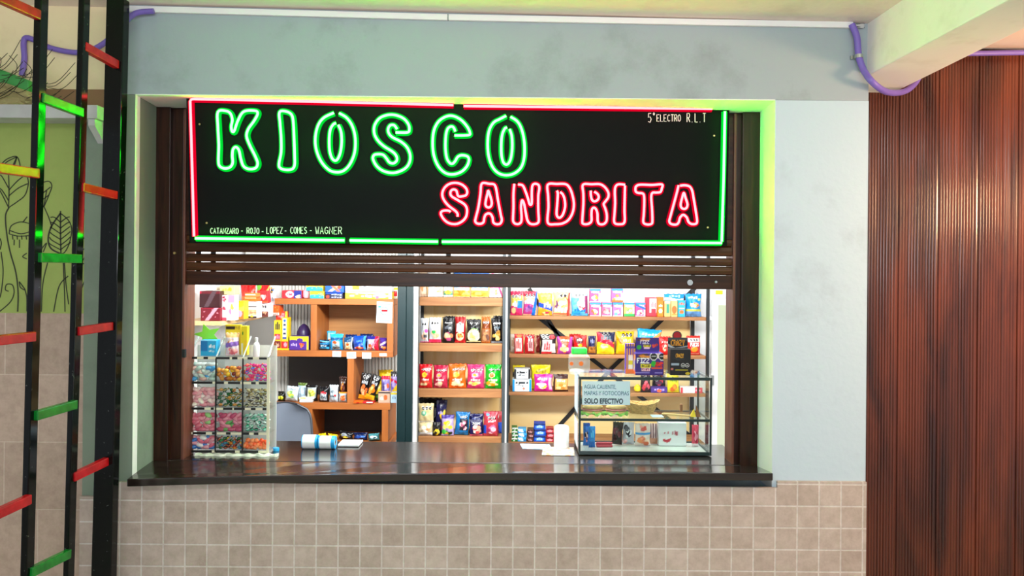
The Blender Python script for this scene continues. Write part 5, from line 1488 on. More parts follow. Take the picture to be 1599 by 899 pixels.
carton('yellow sweet box with orange base on the side shelf', 367, 381, 470, Y + .18, zL, 'B f0d028;W .45 .7 .04 f8e860;R 0 0 1 .45 f08838;E .5 .3 .3 .18 f8b0c8;R 0 .9 1 1 d8b018', D=.08)
carton('white and brown chocolate box right of the yellow sweet box', 381.5, 401, 471, Y + .28, zL, 'B e8e4e4;R 0 .65 1 .72 5a5a68;R .3 .2 1 .5 e8b090;P .65 .35 .3 .14 f0c0a0 d89070;R 0 0 1 .12 3a2428;E .6 .12 .12 .06 e8c040', D=.1)
carton('white box with brown chocolate picture at the shelf middle', 402, 419, 474, Y + .42, zL, 'B ece8e6;L .5 .78 .7 .2 303038 4;R 0 0 1 .4 7a3a28;P .5 .25 .4 .14 b87a5a 5a2a20 d8a080', D=.1)
carton('orange dotted sweet box near the end of the side shelf', 420, 436, 477, Y + .60, zL, 'B f06a20;R 0 0 1 .25 f0d8d0;L .5 .12 .8 .14 a07a70 5;E .3 .7 .06 .06 f8b060;E .6 .8 .05 .05 f8b060;E .8 .55 .05 .05 f8b060', D=.1)
carton('tall white and purple box behind the orange dotted one', 419, 431, 446, Y + .72, zL, 'B ecebf0;P .5 .85 .35 .1 20242c 4a90d0 e0b040;L .5 .5 .6 .14 60687a 3;R 0 .12 1 .3 b09ad8;R .2 .16 .8 .26 e8e0f4', D=.08)
bag('red and orange snack bag at the back of the side shelf', 373, 396, 444, Y + .52, zL, 'B e8442a;R 0 .35 1 .6 f08030;W .8 1 .05 c8201c;D 0 .35 1 .55 .04 f8d0a0;L .5 .45 .6 .1 fff0d8 4;R 0 0 1 .3 f0a048', D=.06)
bag('bright red snack bag with yellow corner at the back of the side shelf', 398, 419, 444, Y + .60, zL, 'B d82024;E .15 .9 .2 .1 80c040;D .6 .6 1 .95 .05 f0a050;P .5 .4 .3 .2 c01818 f0c080', D=.06)
carton('small red cube of sweets with white flower mark resting on the brown chocolate box', 405, 419, 455, Y + .40, zw(474, Y + .42, 411) + .002, 'B e83038;P .5 .55 .28 .26 f8d0c0 f0a0a0;E .5 .55 .12 .12 f8f0e8;R 0 0 1 .15 f06030', D=.06, tilt=-6)
carton('pale yellow box lying on the white and red sweet boxes', 343, 366, 446, Y + .06, zw(461, Y + .04, 355) + .004, 'B e0dc98;L .5 .5 .7 .3 c8c060 4;E .7 .6 .12 .2 d8c838', D=.09)
carton('flat cream box on top of the dark red gift boxes', 307, 333, 446, Y + .03, zw(454.5, Y, 328) + .002, 'B e8dcd0;D .0 .1 1 .9 .08 f4ece4', D=.1, name='gift_box')
for i, (x0, x1, yt, yb2) in enumerate(((382, 400, 464.5, 471), (382.5, 399, 458, 464.5))):
    carton(('orange bar box lying on the white and brown chocolate box', 'orange and white bar box topmost above the chocolate box')[i], x0, x1, yt, Y + .29, zw(yb2, Y + .28, 391) + .002, ('B f07a30;R 0 .7 1 1 f8c090', 'B f09048;R 0 .5 1 .8 f4e0d0')[i], D=.09)

# ------------------------------------------------------------------ acrylic sweet case on the counter
YV, DV = 3.72, 0.115
VX0, VX1 = xw(293, YV, 640), xw(420.5, YV, 640)
zv0 = ZC + 0.012
colx = [xw(p, YV, 640) for p in (295, 337, 379, 418)]
rowz = [zw(y, YV, 357) for y in (559, 597.5, 638, 676.5, 709)]
rowz[4] = zv0 + .004
vc = thing('sweet_case', 'clear acrylic case of wrapped sweets in a grid of bins on the counter', 'display case', ((VX0 + VX1) / 2, YV + DV / 2, ZC))
MB().box(VX0, VX1, YV, YV + DV, zv0 - .0075, zv0).build('base_panel', 'cloudy_acrylic', vc)
MB().box(VX0, VX1, YV + DV - .004, YV + DV, zv0, rowz[0] + .055).build('back_panel', 'milky_acrylic', vc)
for z in rowz[:4]:
    MB().box(VX0 + .005, VX1 - .005, YV + .004, YV + DV - .005, z - .003, z).build('bin_floor', 'clear_acrylic', vc)
MB().box(VX0 + .0012, VX1 - .0012, YV, YV + .003, zv0, rowz[0]).build('front_pane', 'clear_acrylic', vc)
for i, x in enumerate(colx):
    e = x - .002
    side = [(YV + .004, zv0), (YV + DV - .005, zv0), (YV + DV - .005, rowz[0] + .055), (YV + .004, rowz[0] + .001)]
    MB().prism(side, e, e + .003, 'x').build('divider', 'clear_acrylic', vc)
MB().box(VX0 - .001, VX0 + .0075, YV - .0045, YV - .0005, zv0 - .005, rowz[0]).build('corner_strip', 'strip_black', vc)
MB().box(VX1 - .012, VX1 + .001, YV - .0045, YV - .0005, zv0 - .005, rowz[0] + .004).build('corner_strip', 'strip_cream', vc)
for x in colx[1:3]:
    MB().box(x - .0035, x + .0035, YV - .004, YV - .0005, zv0, rowz[0]).build('divider_edge', 'strip_black', vc)
for z, pat in zip(rowz, ((0, .1, .18, .24, .34, .52, .55, .62, .75, .82, .9), (.02, .3, .34, .45, .5, .66, .8, .86, .9), (.03, .2, .28, .32, .44, .56, .58, .72, .8, .86, .95), (.05, .22, .3, .36, .48, .54, .7, .78, .84, .9), (.0, .3, .35, .6, .66, .9))):
    w = VX1 - VX0 - .022
    mk_, mc_ = MB(), MB()
    prev = 0
    for j, t in enumerate(list(pat) + [1]):
        if t > prev:
            (mk_ if j % 2 else mc_).box(VX0 + .0085 + w * prev, VX0 + .0085 + w * t - .0005, YV - .0035, YV - .0005, z - .0055, z + .0055)
        prev = t
    if mk_.v: mk_.build('edge_strip', 'strip_black', vc)
    if mc_.v: mc_.build('edge_strip', 'strip_cream', vc)
for x in colx:
    a_ = Vector((x, YV + .002, rowz[0] + .006)); b_ = Vector((x, YV + DV - .003, rowz[0] + .1))
    MB().bar(a_, b_, .005, .006).build('bin_lip', 'acrylic_edge', vc)
MB().prism([(YV + .004, rowz[0] + .001), (YV + DV - .005, rowz[0] + .056), (YV + DV - .005, rowz[0] + .1), (YV + .004, rowz[0] + .012)], VX1 - .004, VX1 - .001, 'x').build('side_wing', 'clear_acrylic', vc)

def sweet_mesh(name, cols, kind, seed):
    """one wrapped sweet: a lump with two twisted ends, or a soft gummy slug"""
    rng = random.Random(seed)
    prof = {'twist': [(0, .40), (.10, .34), (.17, .13), (.22, .2), (.32, .62), (.45, .95), (.55, .95), (.68, .62), (.78, .2), (.83, .13), (.90, .34), (1, .40)],
            'gum': [(0, .1), (.06, .5), (.2, .85), (.5, 1), (.8, .85), (.94, .5), (1, .1)],
            'ball': [(0, .1), (.08, .5), (.25, .86), (.5, 1), (.75, .86), (.92, .5), (1, .1)]}[kind]
    L, R = {'twist': (.034, .0095), 'gum': (.034, .0105), 'ball': (.021, .0105)}[kind]
    n = 10
    vs, cs, fs = [], [], []
    cc = [lin(c) for c in cols]
    for i, (t, r) in enumerate(prof):
        for k in range(n):
            a_ = 2 * math.pi * k / n
            rr = r * R
            if kind == 'twist' and (i < 2 or i > len(prof) - 3):
                rr *= 1 + .35 * math.sin(a_ * 5)
            vs.append(((t - .5) * L, rr * math.cos(a_), R + rr * math.sin(a_) * (.8 if kind == 'twist' else .92)))
            cs.append(cc[1] if (k % 5 == 0 or (i < 3 or i > len(prof) - 4) and kind == 'twist') else cc[0])
    for i in range(len(prof) - 1):
        for k in range(n):
            k2 = (k + 1) % n
            fs.append((i * n + k, i * n + k2, (i + 1) * n + k2, (i + 1) * n + k))
    fs.append(tuple(range(n))[::-1]); fs.append(tuple((len(prof) - 1) * n + k for k in range(n)))
    return pack_mesh(name, vs, fs, np.array(cs), 'sweet_wrap')
BINS = [
 [('pale grey and clear wrapped gummies', 'gum', ['c8d2d0', 'a8beb8', '4aa0dc', 'e0e8e6', 'd8b0a8']), ('amber and gold sweets', 'ball', ['c8761c', 'e8b428', '8a2a18', 'd89030', 'b04a20']), ('bright pink and red sweets', 'twist', ['f0305a', 'e818a0', 'ff5a30', 'f02a7a', '2a6ad8'])],
 [('pale pink and white gummies', 'gum', ['f0c8cc', 'e89aa8', 'fff0ea', 'f0b0b8', 'f8e0dc']), ('dark green and gold sweets', 'twist', ['1a5a34', '1a5a34', 'c09a50', 'e08a30', '0e3a20']), ('black and cream sweets', 'twist', ['2a2018', 'd8d0a0', '8a7a40', '4a4030', 'e8e0c0'])],
 [('soft pink gummies with a few green', 'gum', ['e07a90', 'f0a8b0', 'd85a78', 'f0a0b0', 'a0d488']), ('rose pink chewy strips', 'gum', ['d86a88', 'c04a70', 'b84468', 'e08aa0', '6aa860']), ('teal and white mint sweets', 'twist', ['18a078', 'd8ece8', '20302c', '2ab890', 'b8d8d4'])],
 [('pink blue and white sweets', 'gum', ['e8a0b0', '3a78c8', 'f4f0f4', 'e07088', 'd8c0d0']), ('gold blue and green foil sweets', 'twist', ['d09a20', '3a86c8', '1e7a40', '2a2a20', 'c04a20']), ('bright orange jelly sweets', 'ball', ['ff6a30', 'ff8a50', 'ff5a20', 'ff9a60', 'f87a40'])]]
ROWN = ('top', 'second', 'third', 'bottom')
COLN = ('left', 'middle', 'right')
rng = random.Random(77)
for r in range(4):
    for c in range(3):
        desc, kind, cols = BINS[r][c]
        meshes = [sweet_mesh('wrapped_sweet', (cols[i], cols[(i + 1) % 5] if kind == 'twist' else cols[i]), kind, i) for i in range(5)]
        xa, xb = colx[c] + .006, colx[c + 1] - .006
        z0_, z1_ = rowz[r + 1] + .0045, rowz[r] - .012
        nx_ = 5
        nz_ = 5
        for j in range(nz_):
            for i in range(nx_):
                me = meshes[rng.choice((0, 0, 1, 1, 2, 3, 3, 4))]
                o = bpy.data.objects.new('wrapped_sweet', me)
                COL.objects.link(o)
                s_ = 1.22
                o.scale = (s_, s_, s_)
                x = xa + .012 + (xb - xa - .024) * (i + (.25 if j % 2 else -.0)) / (nx_ - .75) + rng.uniform(-.0015, .0015)
                hh = (z1_ - z0_) * (.68 if (r, c) in ((0, 1), (3, 2)) else .84)
                z = z0_ + (hh - .012) * j / (nz_ - .6)
                lay = rng.choice((0, .004, .008))
                o.location = (x, YV + .018 + lay, z)
                th = rng.uniform(-.75, .75) if kind != 'ball' else rng.uniform(-1.5, 1.5)
                o.rotation_euler = (rng.uniform(-.4, .4), th if j else th * .2, rng.uniform(-.35, .35))
                tag(o, f'{desc}, {ROWN[r]} row {COLN[c]} bin of the acrylic case', 'sweet', f'{desc} in the acrylic case')
# things poking out of the top bins
zbt = rowz[0] + .001
Yb_ = YV + .035
carton('small bright cyan carton in the left top bin of the sweet case', 313, 338, 531, Yb_, zbt + .004, 'B 38b8e8;R 0 .3 .42 1 1c8ccc;L .7 .6 .4 .2 e8f8ff 4;L .7 .3 .35 .12 d0f0fc 4;R 0 .94 1 1 a0e0f8', D=.05)
bag('white and pink sweet bag in the middle top bin', 350, 372, 520, Yb_ + .01, zbt + .004, 'B e8dce4;R 0 .8 1 1 f0c890;P .5 .6 .4 .16 f0a050 ffffff f8d0c0;D 0 .45 1 .55 .1 9a78c8;P .55 .2 .35 .16 f08a98 f8c0c0', D=.035, lean=0)
carton('tall narrow yellow carton at the right of the middle top bin', 376.5, 386, 509, Yb_ + .025, zbt + .006, 'B ecd818;R 0 .0 .3 .4 e0e8d0;E .25 .75 .12 .05 68a020;R .5 .0 1 .5 f0d020', D=.03)
carton('yellow carton with dark lid slot behind the white and pink bag', 352, 376, 507, Yb_ + .05, zbt + .006, 'B e4d024;R .02 .84 .6 .93 3a2412;L .75 .9 .3 .08 a88830 4;E .8 .6 .1 .05 68a020', D=.018)
st = MB()
c0 = at(324, 522, Yb_ + .055)
poly = []
for k in range(10):
    rr = .075 if k % 2 == 0 else .034
    a_ = math.pi / 2 + k * math.pi / 5 + .3
    poly.append((c0.x + rr * 1.0 * math.cos(a_), c0.z + rr * .75 * math.sin(a_)))
o = st.prism(poly, Yb_ + .055, Yb_ + .057, 'y').build('star_sign', plain('lime_card', '#8fe840', 0.6))
tag(o, 'lime green star shaped card standing in the left top bin', 'price sign')
p = at(399, 524, Yb_)
o = MB().lathe([(.014, 0), (.016, .004), (.016, .055), (.013, .068), (.007, .075), (.007, .085), (.008, .086), (.008, .096), (.003, .098)], 18, (p.x, Yb_ + .015, zbt + .002)).build('bottle', 'white_plastic', smooth=True)
tag(o, 'small white bottle in the right top bin of the sweet case', 'bottle')
# paper napkin under the case
mb = MB()
nx_ = 40
vs, fs = [], []
rng = random.Random(5)
xa, xb = xw(308, YV, 714), xw(436, YV, 714)
for i in range(nx_ + 1):
    x = xa + (xb - xa) * i / nx_
    yo = YV - .035 + .006 * math.sin(i * .9) + rng.uniform(-.003, .003)
    h_ = .010 + .003 * math.sin(i * 1.3) + rng.uniform(0, .002)
    vs += [(x, yo, ZC + .0004), (x, yo + .006, ZC + h_), (x, YV - .008, ZC + h_ * .8), (x, YV - .007, ZC + .0004)]
for i in range(nx_):
    for k in range(4):
        k2 = (k + 1) % 4
        fs.append((4 * i + k, 4 * i + 4 + k, 4 * i + 4 + k2, 4 * i + k2))
fs += [(0, 1, 2, 3), tuple(4 * nx_ + k for k in (3, 2, 1, 0))]
o = mb.add(vs, fs).build('cloth', 'napkin', smooth=True)
tag(o, 'crumpled pale cloth strip tucked along the front foot of the sweet case', 'cloth')
p = at(430.5, 699, YV + .1)
o = MB().lathe([(.0165, 0), (.0165, .012), (.015, .0155), (.006, .016)], 20, (at(431, 699, YV + .09).x, YV + .09, ZC + .0004)).build('blue_cap', 'cyan_plastic', smooth=True)
tag(o, 'tiny bright blue pot on the counter beside the sweet case', 'pot')  # loose bottle cap lying by the sweet case

# ------------------------------------------------------------------ things lying on the counter
def paper_roll(xa, xb, ya, yb, Y, label, caps, cut=False):
    A, B = at(xa, (ya + yb) / 2, Y), at(xb, (ya + yb) / 2, Y)
    r = (at(xa, ya, Y).z - at(xa, yb, Y).z) / 2 * .93
    c = thing('paper_roll', label, 'paper roll', ((A.x + B.x) / 2, Y, ZC), 'blue ended rolls on the counter')
    def tubex(x0, x1, rr, inner):
        n = 28
        vs, fs = [], []
        for x in (x0, x1):
            for rad in (rr, inner):
                for k in range(n):
                    a_ = 2 * math.pi * k / n
                    vs.append((x, Y + rad * math.cos(a_), ZC + r + .0006 + rad * math.sin(a_)))
        for k in range(n):
            k2 = (k + 1) % n
            fs += [(k, k2, 2 * n + k2, 2 * n + k), (n + k, 3 * n + k, 3 * n + k2, n + k2), (k, n + k, n + k2, k2), (2 * n + k, 2 * n + k2, 3 * n + k2, 3 * n + k)]
        return MB().add(vs, fs)
    w = B.x - A.x
    tubex(A.x + w * caps[0], B.x - w * caps[1], r, r * .45).build('paper_sleeve', 'paper_white', c, smooth=True)
    if caps[0]: tubex(A.x, A.x + w * caps[0], r * .985, r * .45).build('blue_band', 'cyan_plastic', c, smooth=True)
    if caps[1]: tubex(B.x - w * caps[1], B.x, r * .985, r * .45).build('blue_band', 'cyan_plastic', c, smooth=True)
    tubex(A.x + .001, B.x - .001, r * .45, r * .3).build('core', 'brown_board', c, smooth=True)
paper_roll(473, 497, 685, 708, 3.86, 'white roll with thin blue end nearer the sweet case', (.06, .14))
paper_roll(498.5, 524, 685.5, 707, 3.86, 'white roll with broad blue right end beside the notepad', (.08, .22))
npd = thing('notepad', 'white notepad lying on the counter beside the paper rolls', 'notepad', (at(546, 696, 3.93).x, 3.95, ZC))
x0, x1 = xw(529, 3.93, 696), xw(562, 3.93, 696)
MB().box(x0, x1, 3.9, 4.02, ZC + .0004, ZC + .004).build('cover', 'rack_metal_black', npd, bevel=.001)
MB().box(x0 + .001, x1 - .001, 3.901, 4.019, ZC + .004, ZC + .013).build('pages', 'paper_white', npd, bevel=.001)

# leaflets and canister near the glass case
def sheet(label, pts, spec_m, dz):
    mb = MB()
    P3 = [on_plane(x, y, ZC) for x, y in pts]
    mb.hexa([(*p.xy, ZC + dz) for p in P3] + [(*p.xy, ZC + dz + .0012) for p in P3])
    o = mb.build('leaflet', spec_m)
    return tag(o, label, 'leaflet')
def printed_sheet(name, c0, c1, c2):
    m, nt, b = newmat(name)
    tc = nt.nodes.new('ShaderNodeTexCoord')
    n = nt.nodes.new('ShaderNodeTexVoronoi'); n.inputs['Scale'].default_value = 45
    nt.links.new(tc.outputs['Object'], n.inputs['Vector'])
    s_ = nt.nodes.new('ShaderNodeSeparateColor'); nt.links.new(n.outputs['Color'], s_.inputs[0])
    r = nt.nodes.new('ShaderNodeValToRGB'); r.color_ramp.interpolation = 'CONSTANT'
    e = r.color_ramp.elements
    e[0].position, e[0].color = 0, rgba(c0)
    e[1].position, e[1].color = .45, rgba(c1)
    x = e.new(.75); x.color = rgba(c2)
    nt.links.new(s_.outputs[0], r.inputs['Fac']); nt.links.new(r.outputs['Color'], b.inputs['Base Color'])
    b.inputs['Roughness'].default_value = .3
    return m
sheet('light blue printed leaflet lying behind the orange one', [(816, 700.5), (862, 702), (858, 694), (812, 693)], printed_sheet('leaflet_blue', '#cfe6f8', '#8cc8f0', '#f2f8fc'), .0003)
sheet('white leaflet with orange print in front of the white canister', [(846, 711), (897, 712), (896, 699), (848, 698)], printed_sheet('leaflet_orange', '#f6ead8', '#f0a878', '#a8d0f0'), .0017)
cn = thing('canister', 'white rounded canister standing left of the glass case', 'canister', (at(877, 698, 3.9).x, 3.93, ZC + .003))
p = at(877, 664, 3.93); rC = (889 - 865.5) / 2 / F * 3.93
hC = p.z - ZC - .003
MB().lathe([(rC * .94, 0), (rC, .004), (rC, hC * .86), (rC * .96, hC * .93)], 32, (p.x, 3.93, ZC + .003)).build('body', 'white_plastic', cn, smooth=True)
MB().lathe([(rC * .96, hC * .932), (rC * .9, hC * .97), (rC * .7, hC), (rC * .1, hC)], 32, (p.x, 3.93, ZC + .003)).build('lid', 'meter_white', cn, smooth=True)

# ------------------------------------------------------------------ grey shell chair behind the counter
ch = thing('chair', 'grey moulded plastic chair with dark rim behind the counter', 'chair', (at(440, 690, 4.6).x, 4.62, 0))
Yc = 4.55
xc = at(436, 660, Yc).x
zt_ = at(440, 634, Yc).z
zs_ = 0.46
n1, n2 = 15, 15
def shell(off):
    g_ = []
    for j in range(n2):
        v_ = j / (n2 - 1)
        z = zs_ + .04 + (zt_ - zs_ - .04) * v_
        hw = .215 * (1 - .22 * v_ ** 2)
        if v_ > .8:
            hw *= math.sqrt(max(0, 1 - ((v_ - .8) / .2) ** 2)) * .45 + .55
        for i in range(n1):
            u_ = i / (n1 - 1) * 2 - 1
            g_.append((xc + hw * u_, Yc + .06 * (u_ * u_) * -1 + .12 * v_ + off, z))
    return g_
fr_, bk_ = shell(0), shell(.012)
fs = []
N = n1 * n2
for j in range(n2 - 1):
    for i in range(n1 - 1):
        a_ = j * n1 + i
        fs.append((a_, a_ + 1, a_ + n1 + 1, a_ + n1)); fs.append((N + a_, N + a_ + n1, N + a_ + n1 + 1, N + a_ + 1))
ring = list(range(n1)) + [n1 * j + n1 - 1 for j in range(1, n2)] + [n1 * (n2 - 1) + i for i in range(n1 - 2, -1, -1)] + [n1 * j for j in range(n2 - 2, 0, -1)]
for i in range(len(ring)):
    fs.append((ring[i - 1], ring[i], N + ring[i], N + ring[i - 1]))
MB().add(fr_ + bk_, fs).build('backrest', 'chair_grey', ch, smooth=True)
MB().tube([Vector(fr_[k]) + Vector((0, .006, 0)) for k in ring[n1 - 1:-(n2 - 2)]], .007, 8).build('rim', 'chair_rim', ch, smooth=True)
MB().box(xc - .21, xc + .21, Yc - .43, Yc + .02, zs_, zs_ + .035).build('seat', 'chair_grey', ch, bevel=.015)
for sx in (-1, 1):
    for yy in (Yc - .38, Yc - .03):
        MB().tube([(xc + sx * .17, yy, zs_), (xc + sx * .2, yy + (.03 if yy > Yc - .1 else -.02), 0)], .011, 10).build('leg', 'rack_metal', ch)

# ------------------------------------------------------------------ glass showcase
YG, DG = 3.765, 0.268
GX0, GX1 = at(904, 650, YG).x, at(1111, 650, YG).x
zg0, zg1 = ZC + .004, at(1000, 589, YG).z
zgm = at(1000, 655, YG).z
gs = thing('glass_showcase', 'dark edged glass showcase with one middle shelf on the counter', 'showcase', ((GX0 + GX1) / 2, YG + DG / 2, ZC))
e = .0075
YG1 = YG + DG
for x, y in ((GX0, YG), (GX1 - e, YG), (GX0, YG1 - e), (GX1 - e, YG1 - e)):
    MB().box(x, x + e * 1.3, y, y + e, zg0, zg1).build('corner_post', 'case_edge', gs, bevel=.001)
for z, nm in ((zg0, 'bottom_rail'), (zgm - .009, 'shelf_rail'), (zg1 - .014, 'top_rail')):
    hh = {'bottom_rail': .018, 'shelf_rail': .013, 'top_rail': .015}[nm]
    MB().box(GX0 + .010, GX1 - e - .001, YG + .0005, YG + .006, z, z + hh).build(nm, 'case_edge', gs, bevel=.001)
    MB().box(GX0 + .010, GX1 - e - .001, YG1 - .006, YG1 - .0005, z, z + hh * .7).build(nm, 'case_edge', gs, bevel=.001)
    for x in (GX0 + .001, GX1 - .007):
        MB().box(x, x + .006, YG + .008, YG1 - .008, z, z + hh * .7).build(nm, 'case_edge', gs)
MB().box(GX0, GX1, YG, YG1, zg1 + .0005, zg1 + .006).build('top_pane', 'clear_glass', gs)
MB().box(GX0 + .008, GX1 - .008, YG + .008, YG1 - .008, zgm - .003, zgm + .002).build('glass_shelf', 'clear_glass', gs)
MB().box(GX0 + .011, GX1 - .01, YG + .0012, YG + .0045, zg0 + .019, zg1 - .015).build('front_pane', 'clear_glass', gs)
for x in (GX0 + .002, GX1 - .006):
    MB().box(x, x + .003, YG + .009, YG1 - .009, zg0 + .015, zg1 - .012).build('side_pane', 'clear_glass', gs)
MB().box(GX0 + .008, GX1 - .008, YG + .008, YG1 - .008, zg0 + .0005, zg0 + .005).build('bottom_pane', 'case_edge', gs) if False else MB().box(GX0 + .008, GX1 - .008, YG + .008, YG1 - .008, zg0 + .0005, zg0 + .005).build('bottom_pane', plain('case_floor', '#c8ccc8', 0.12, var=.1), gs)
Zs, Zf = zgm + .0025, zg0 + .006

def text_obj(name, s, size, loc, mat, parent, bold=0.0):
    cu = bpy.data.curves.new(name, 'FONT')
    cu.body, cu.size, cu.extrude, cu.offset = s, size, 0.0004, bold
    tmp = bpy.data.objects.new(name, cu)
    COL.objects.link(tmp)
    bpy.context.view_layer.update()
    me = bpy.data.meshes.new_from_object(tmp.evaluated_get(bpy.context.evaluated_depsgraph_get()))
    bpy.data.objects.remove(tmp); bpy.data.curves.remove(cu)
    w = max(v.co.x for v in me.vertices)
    me.materials.clear(); me.materials.append(MATS[mat])
    o = bpy.data.objects.new(name, me); COL.objects.link(o)
    o.rotation_euler = (math.pi / 2, 0, 0)
    o.parent = parent
    o.location = Vector(loc) - world_loc(parent)
    return o, w
yn = YG - .002
nt_ = card('notice', 'pale blue paper notice in capitals stuck inside the front of the glass showcase', 'notice', 909, 595, 984, 632, yn, 'paper_blue', None, None, 0)
for s, xa, xb, yb2, mt, bd in (('AGUA CALIENTE,', 912, 962, 606.5, 'ink_blue', 0), ('MAPAS Y FOTOCOPIAS', 912, 982, 616.5, 'ink_blue', 0), ('SOLO EFECTIVO', 912.5, 973, 629.5, 'ink_dark', .0009)):
    o, w = text_obj('printed_text', s, 0.03, at(xa, yb2, yn - .001), mt, nt_, bd)
    k = (at(xb, yb2, yn).x - at(xa, yb2, yn).x) / w
    hpx = {'AGUA CALIENTE,': 6.3, 'MAPAS Y FOTOCOPIAS': 6.3, 'SOLO EFECTIVO': 7.6}[s]
    o.scale = (k, hpx / F * yn / (0.03 * .69), 1)
# posters on the left glass side
xg = GX0 - .0015
for (z0_, z1_, lb, mt) in ((zw(643, YG + .1, 890), zw(585, YG + .1, 890), 'pale lilac sheet taped to the upper left side glass of the showcase', 'paper_blue'), (zw(695, YG + .1, 890), zw(655, YG + .1, 890), 'white sheet taped to the lower left side glass of the showcase', 'paper_white')):
    o = MB().box(xg - .001, xg, YG + .02, YG1 - .03, z0_, z1_).build('notice', mt)
    tag(o, lb, 'notice')
    MB().box(xg - .0018, xg - .001, YG + .018, YG + .028, z0_, z1_).build('red_margin', 'enamel_red', o)
# rolls with filling on the middle shelf
def sandwich(px, label, yaw):
    p = at(px, 648, YG + .07)
    s = thing('sandwich', label, 'sandwich', (p.x, YG + .075, Zs), 'filled rolls in the showcase')
    c = (p.x, YG + .075, Zs)
    rx, ry = 1.25, .85
    MB().lathe([(.03, .012), (.04, .014), (.0425, .022), (.04, .028), (.03, .029)], 28, c, rx, ry).build('bottom_bun', 'bun', s, smooth=True)
    n = 48
    vs, fs = [], []
    for t in (0, 1, 2, 3):
        for k in range(n):
            a_ = 2 * math.pi * k / n
            rr = (.0, .047 + .004 * math.sin(a_ * 9), .049 + .005 * math.sin(a_ * 11), .03)[t]
            zz = (.026, .010 + .007 * math.sin(a_ * 7 + 1), .016 + .006 * math.sin(a_ * 7), .032)[t]
            vs.append((c[0] + rr * rx * math.cos(a_), c[1] + rr * ry * math.sin(a_), Zs + max(.001, zz)))
    for t in range(3):
        for k in range(n):
            fs.append((t * n + k, t * n + (k + 1) % n, (t + 1) * n + (k + 1) % n, (t + 1) * n + k))
    MB().add(vs, fs).build('lettuce', 'lettuce', s, smooth=True)
    MB().lathe([(.03, .031), (.043, .032), (.0445, .036), (.04, .039), (.02, .04)], 28, c, rx, ry).build('ham_slice', 'ham', s, smooth=True)
    MB().lathe([(.03, .0405), (.0415, .042), (.0425, .048), (.037, .058), (.025, .064), (.008, .066)], 28, c, rx, ry).build('top_bun', 'bun', s, smooth=True)
sandwich(925.5, 'round filled roll on lettuce at the left end of the showcase shelf', 0)
sandwich(962, 'round filled roll with ham showing, right behind the paper notice edge', 0)
# wicker basket
pb = at(1001, 641, YG + .18)
mb = MB()
n, m_ = 72, 15
vs, fs = [], []
H_ = .062
for layer in (0, 1):
    for j in range(m_):
        v_ = j / (m_ - 1)
        for k in range(n):
            a_ = 2 * math.pi * k / n
            r = .055 + .032 * v_ - (.006 if layer else 0) + .0022 * math.sin(a_ * 18 + (j % 2) * math.pi) * (1 if not layer else .3)
            z = Zs + .001 + (.006 if layer else 0) + (H_ - (.006 if layer else 0)) * v_ + v_ * .010 * math.cos(2 * a_)
            vs.append((pb.x + r * 1.1 * math.cos(a_), YG + .165 + r * .72 * math.sin(a_), z))
K = n * m_
for layer in (0, 1):
    for j in range(m_ - 1):
        for k in range(n):
            q4 = (layer * K + j * n + k, layer * K + j * n + (k + 1) % n, layer * K + (j + 1) * n + (k + 1) % n, layer * K + (j + 1) * n + k)
            fs.append(q4 if not layer else q4[::-1])
for k in range(n):
    fs.append(((m_ - 1) * n + k, (m_ - 1) * n + (k + 1) % n, K + (m_ - 1) * n + (k + 1) % n, K + (m_ - 1) * n + k))
fs += [tuple(range(n))[::-1], tuple(K + k for k in range(n))]
o = mb.add(vs, fs).build('basket', 'wicker', smooth=True)
tag(o, 'oval woven wicker basket on the showcase shelf behind the notice', 'basket')
# tongs, tissue, little pyramid pack, cork block
A, B = Vector((at(1034, 645, YG + .12).x, YG + .13, Zs + .0045)), Vector((at(1079, 650, YG + .07).x, YG + .075, Zs + .0045))
o = MB().bar(A, B, .018, .008).build('wooden_spatula', 'tongs_wood', bevel=.003)
tag(o, 'flat pale wooden spatula lying on the showcase shelf', 'spatula')
o = MB().box(at(1016, 640, YG + .1).x, at(1034, 640, YG + .1).x, YG + .05, YG + .115, Zs + .0002, Zs + .002).build('paper_tissue', 'paper_blue')
tag(o, 'folded light blue paper tissue left of the wooden spatula', 'tissue')
p = at(1086, 651, YG + .07)
py_ = thing('pyramid_pack', 'small yellow and brown pyramid shaped pack at the right of the shelf', 'pack', (p.x, YG + .08, Zs))
def pyr(x, w, h, d, lean_):
    return MB().add([(x - w, YG + .08 - d, Zs + .0005), (x + w, YG + .08 - d, Zs + .0005), (x + w, YG + .08 + d, Zs + .0005), (x - w, YG + .08 + d, Zs + .0005), (x + lean_, YG + .08, Zs + h)], [(0, 1, 4), (1, 2, 4), (2, 3, 4), (3, 0, 4), (3, 2, 1, 0)])
pyr(p.x - .012, .014, .042, .014, .006).build('yellow_side', 'lemon', py_)
pyr(p.x + .016, .012, .064, .014, -.012).build('brown_side', 'cork', py_)
o = MB().box(at(1062, 650, YG + .2).x, at(1066, 650, YG + .2).x, YG + .2, YG + .215, Zs + .0004, Zs + .042).build('cork_block', 'cork', bevel=.002)
tag(o, 'small brown cork block standing near the back post of the showcase', 'block')
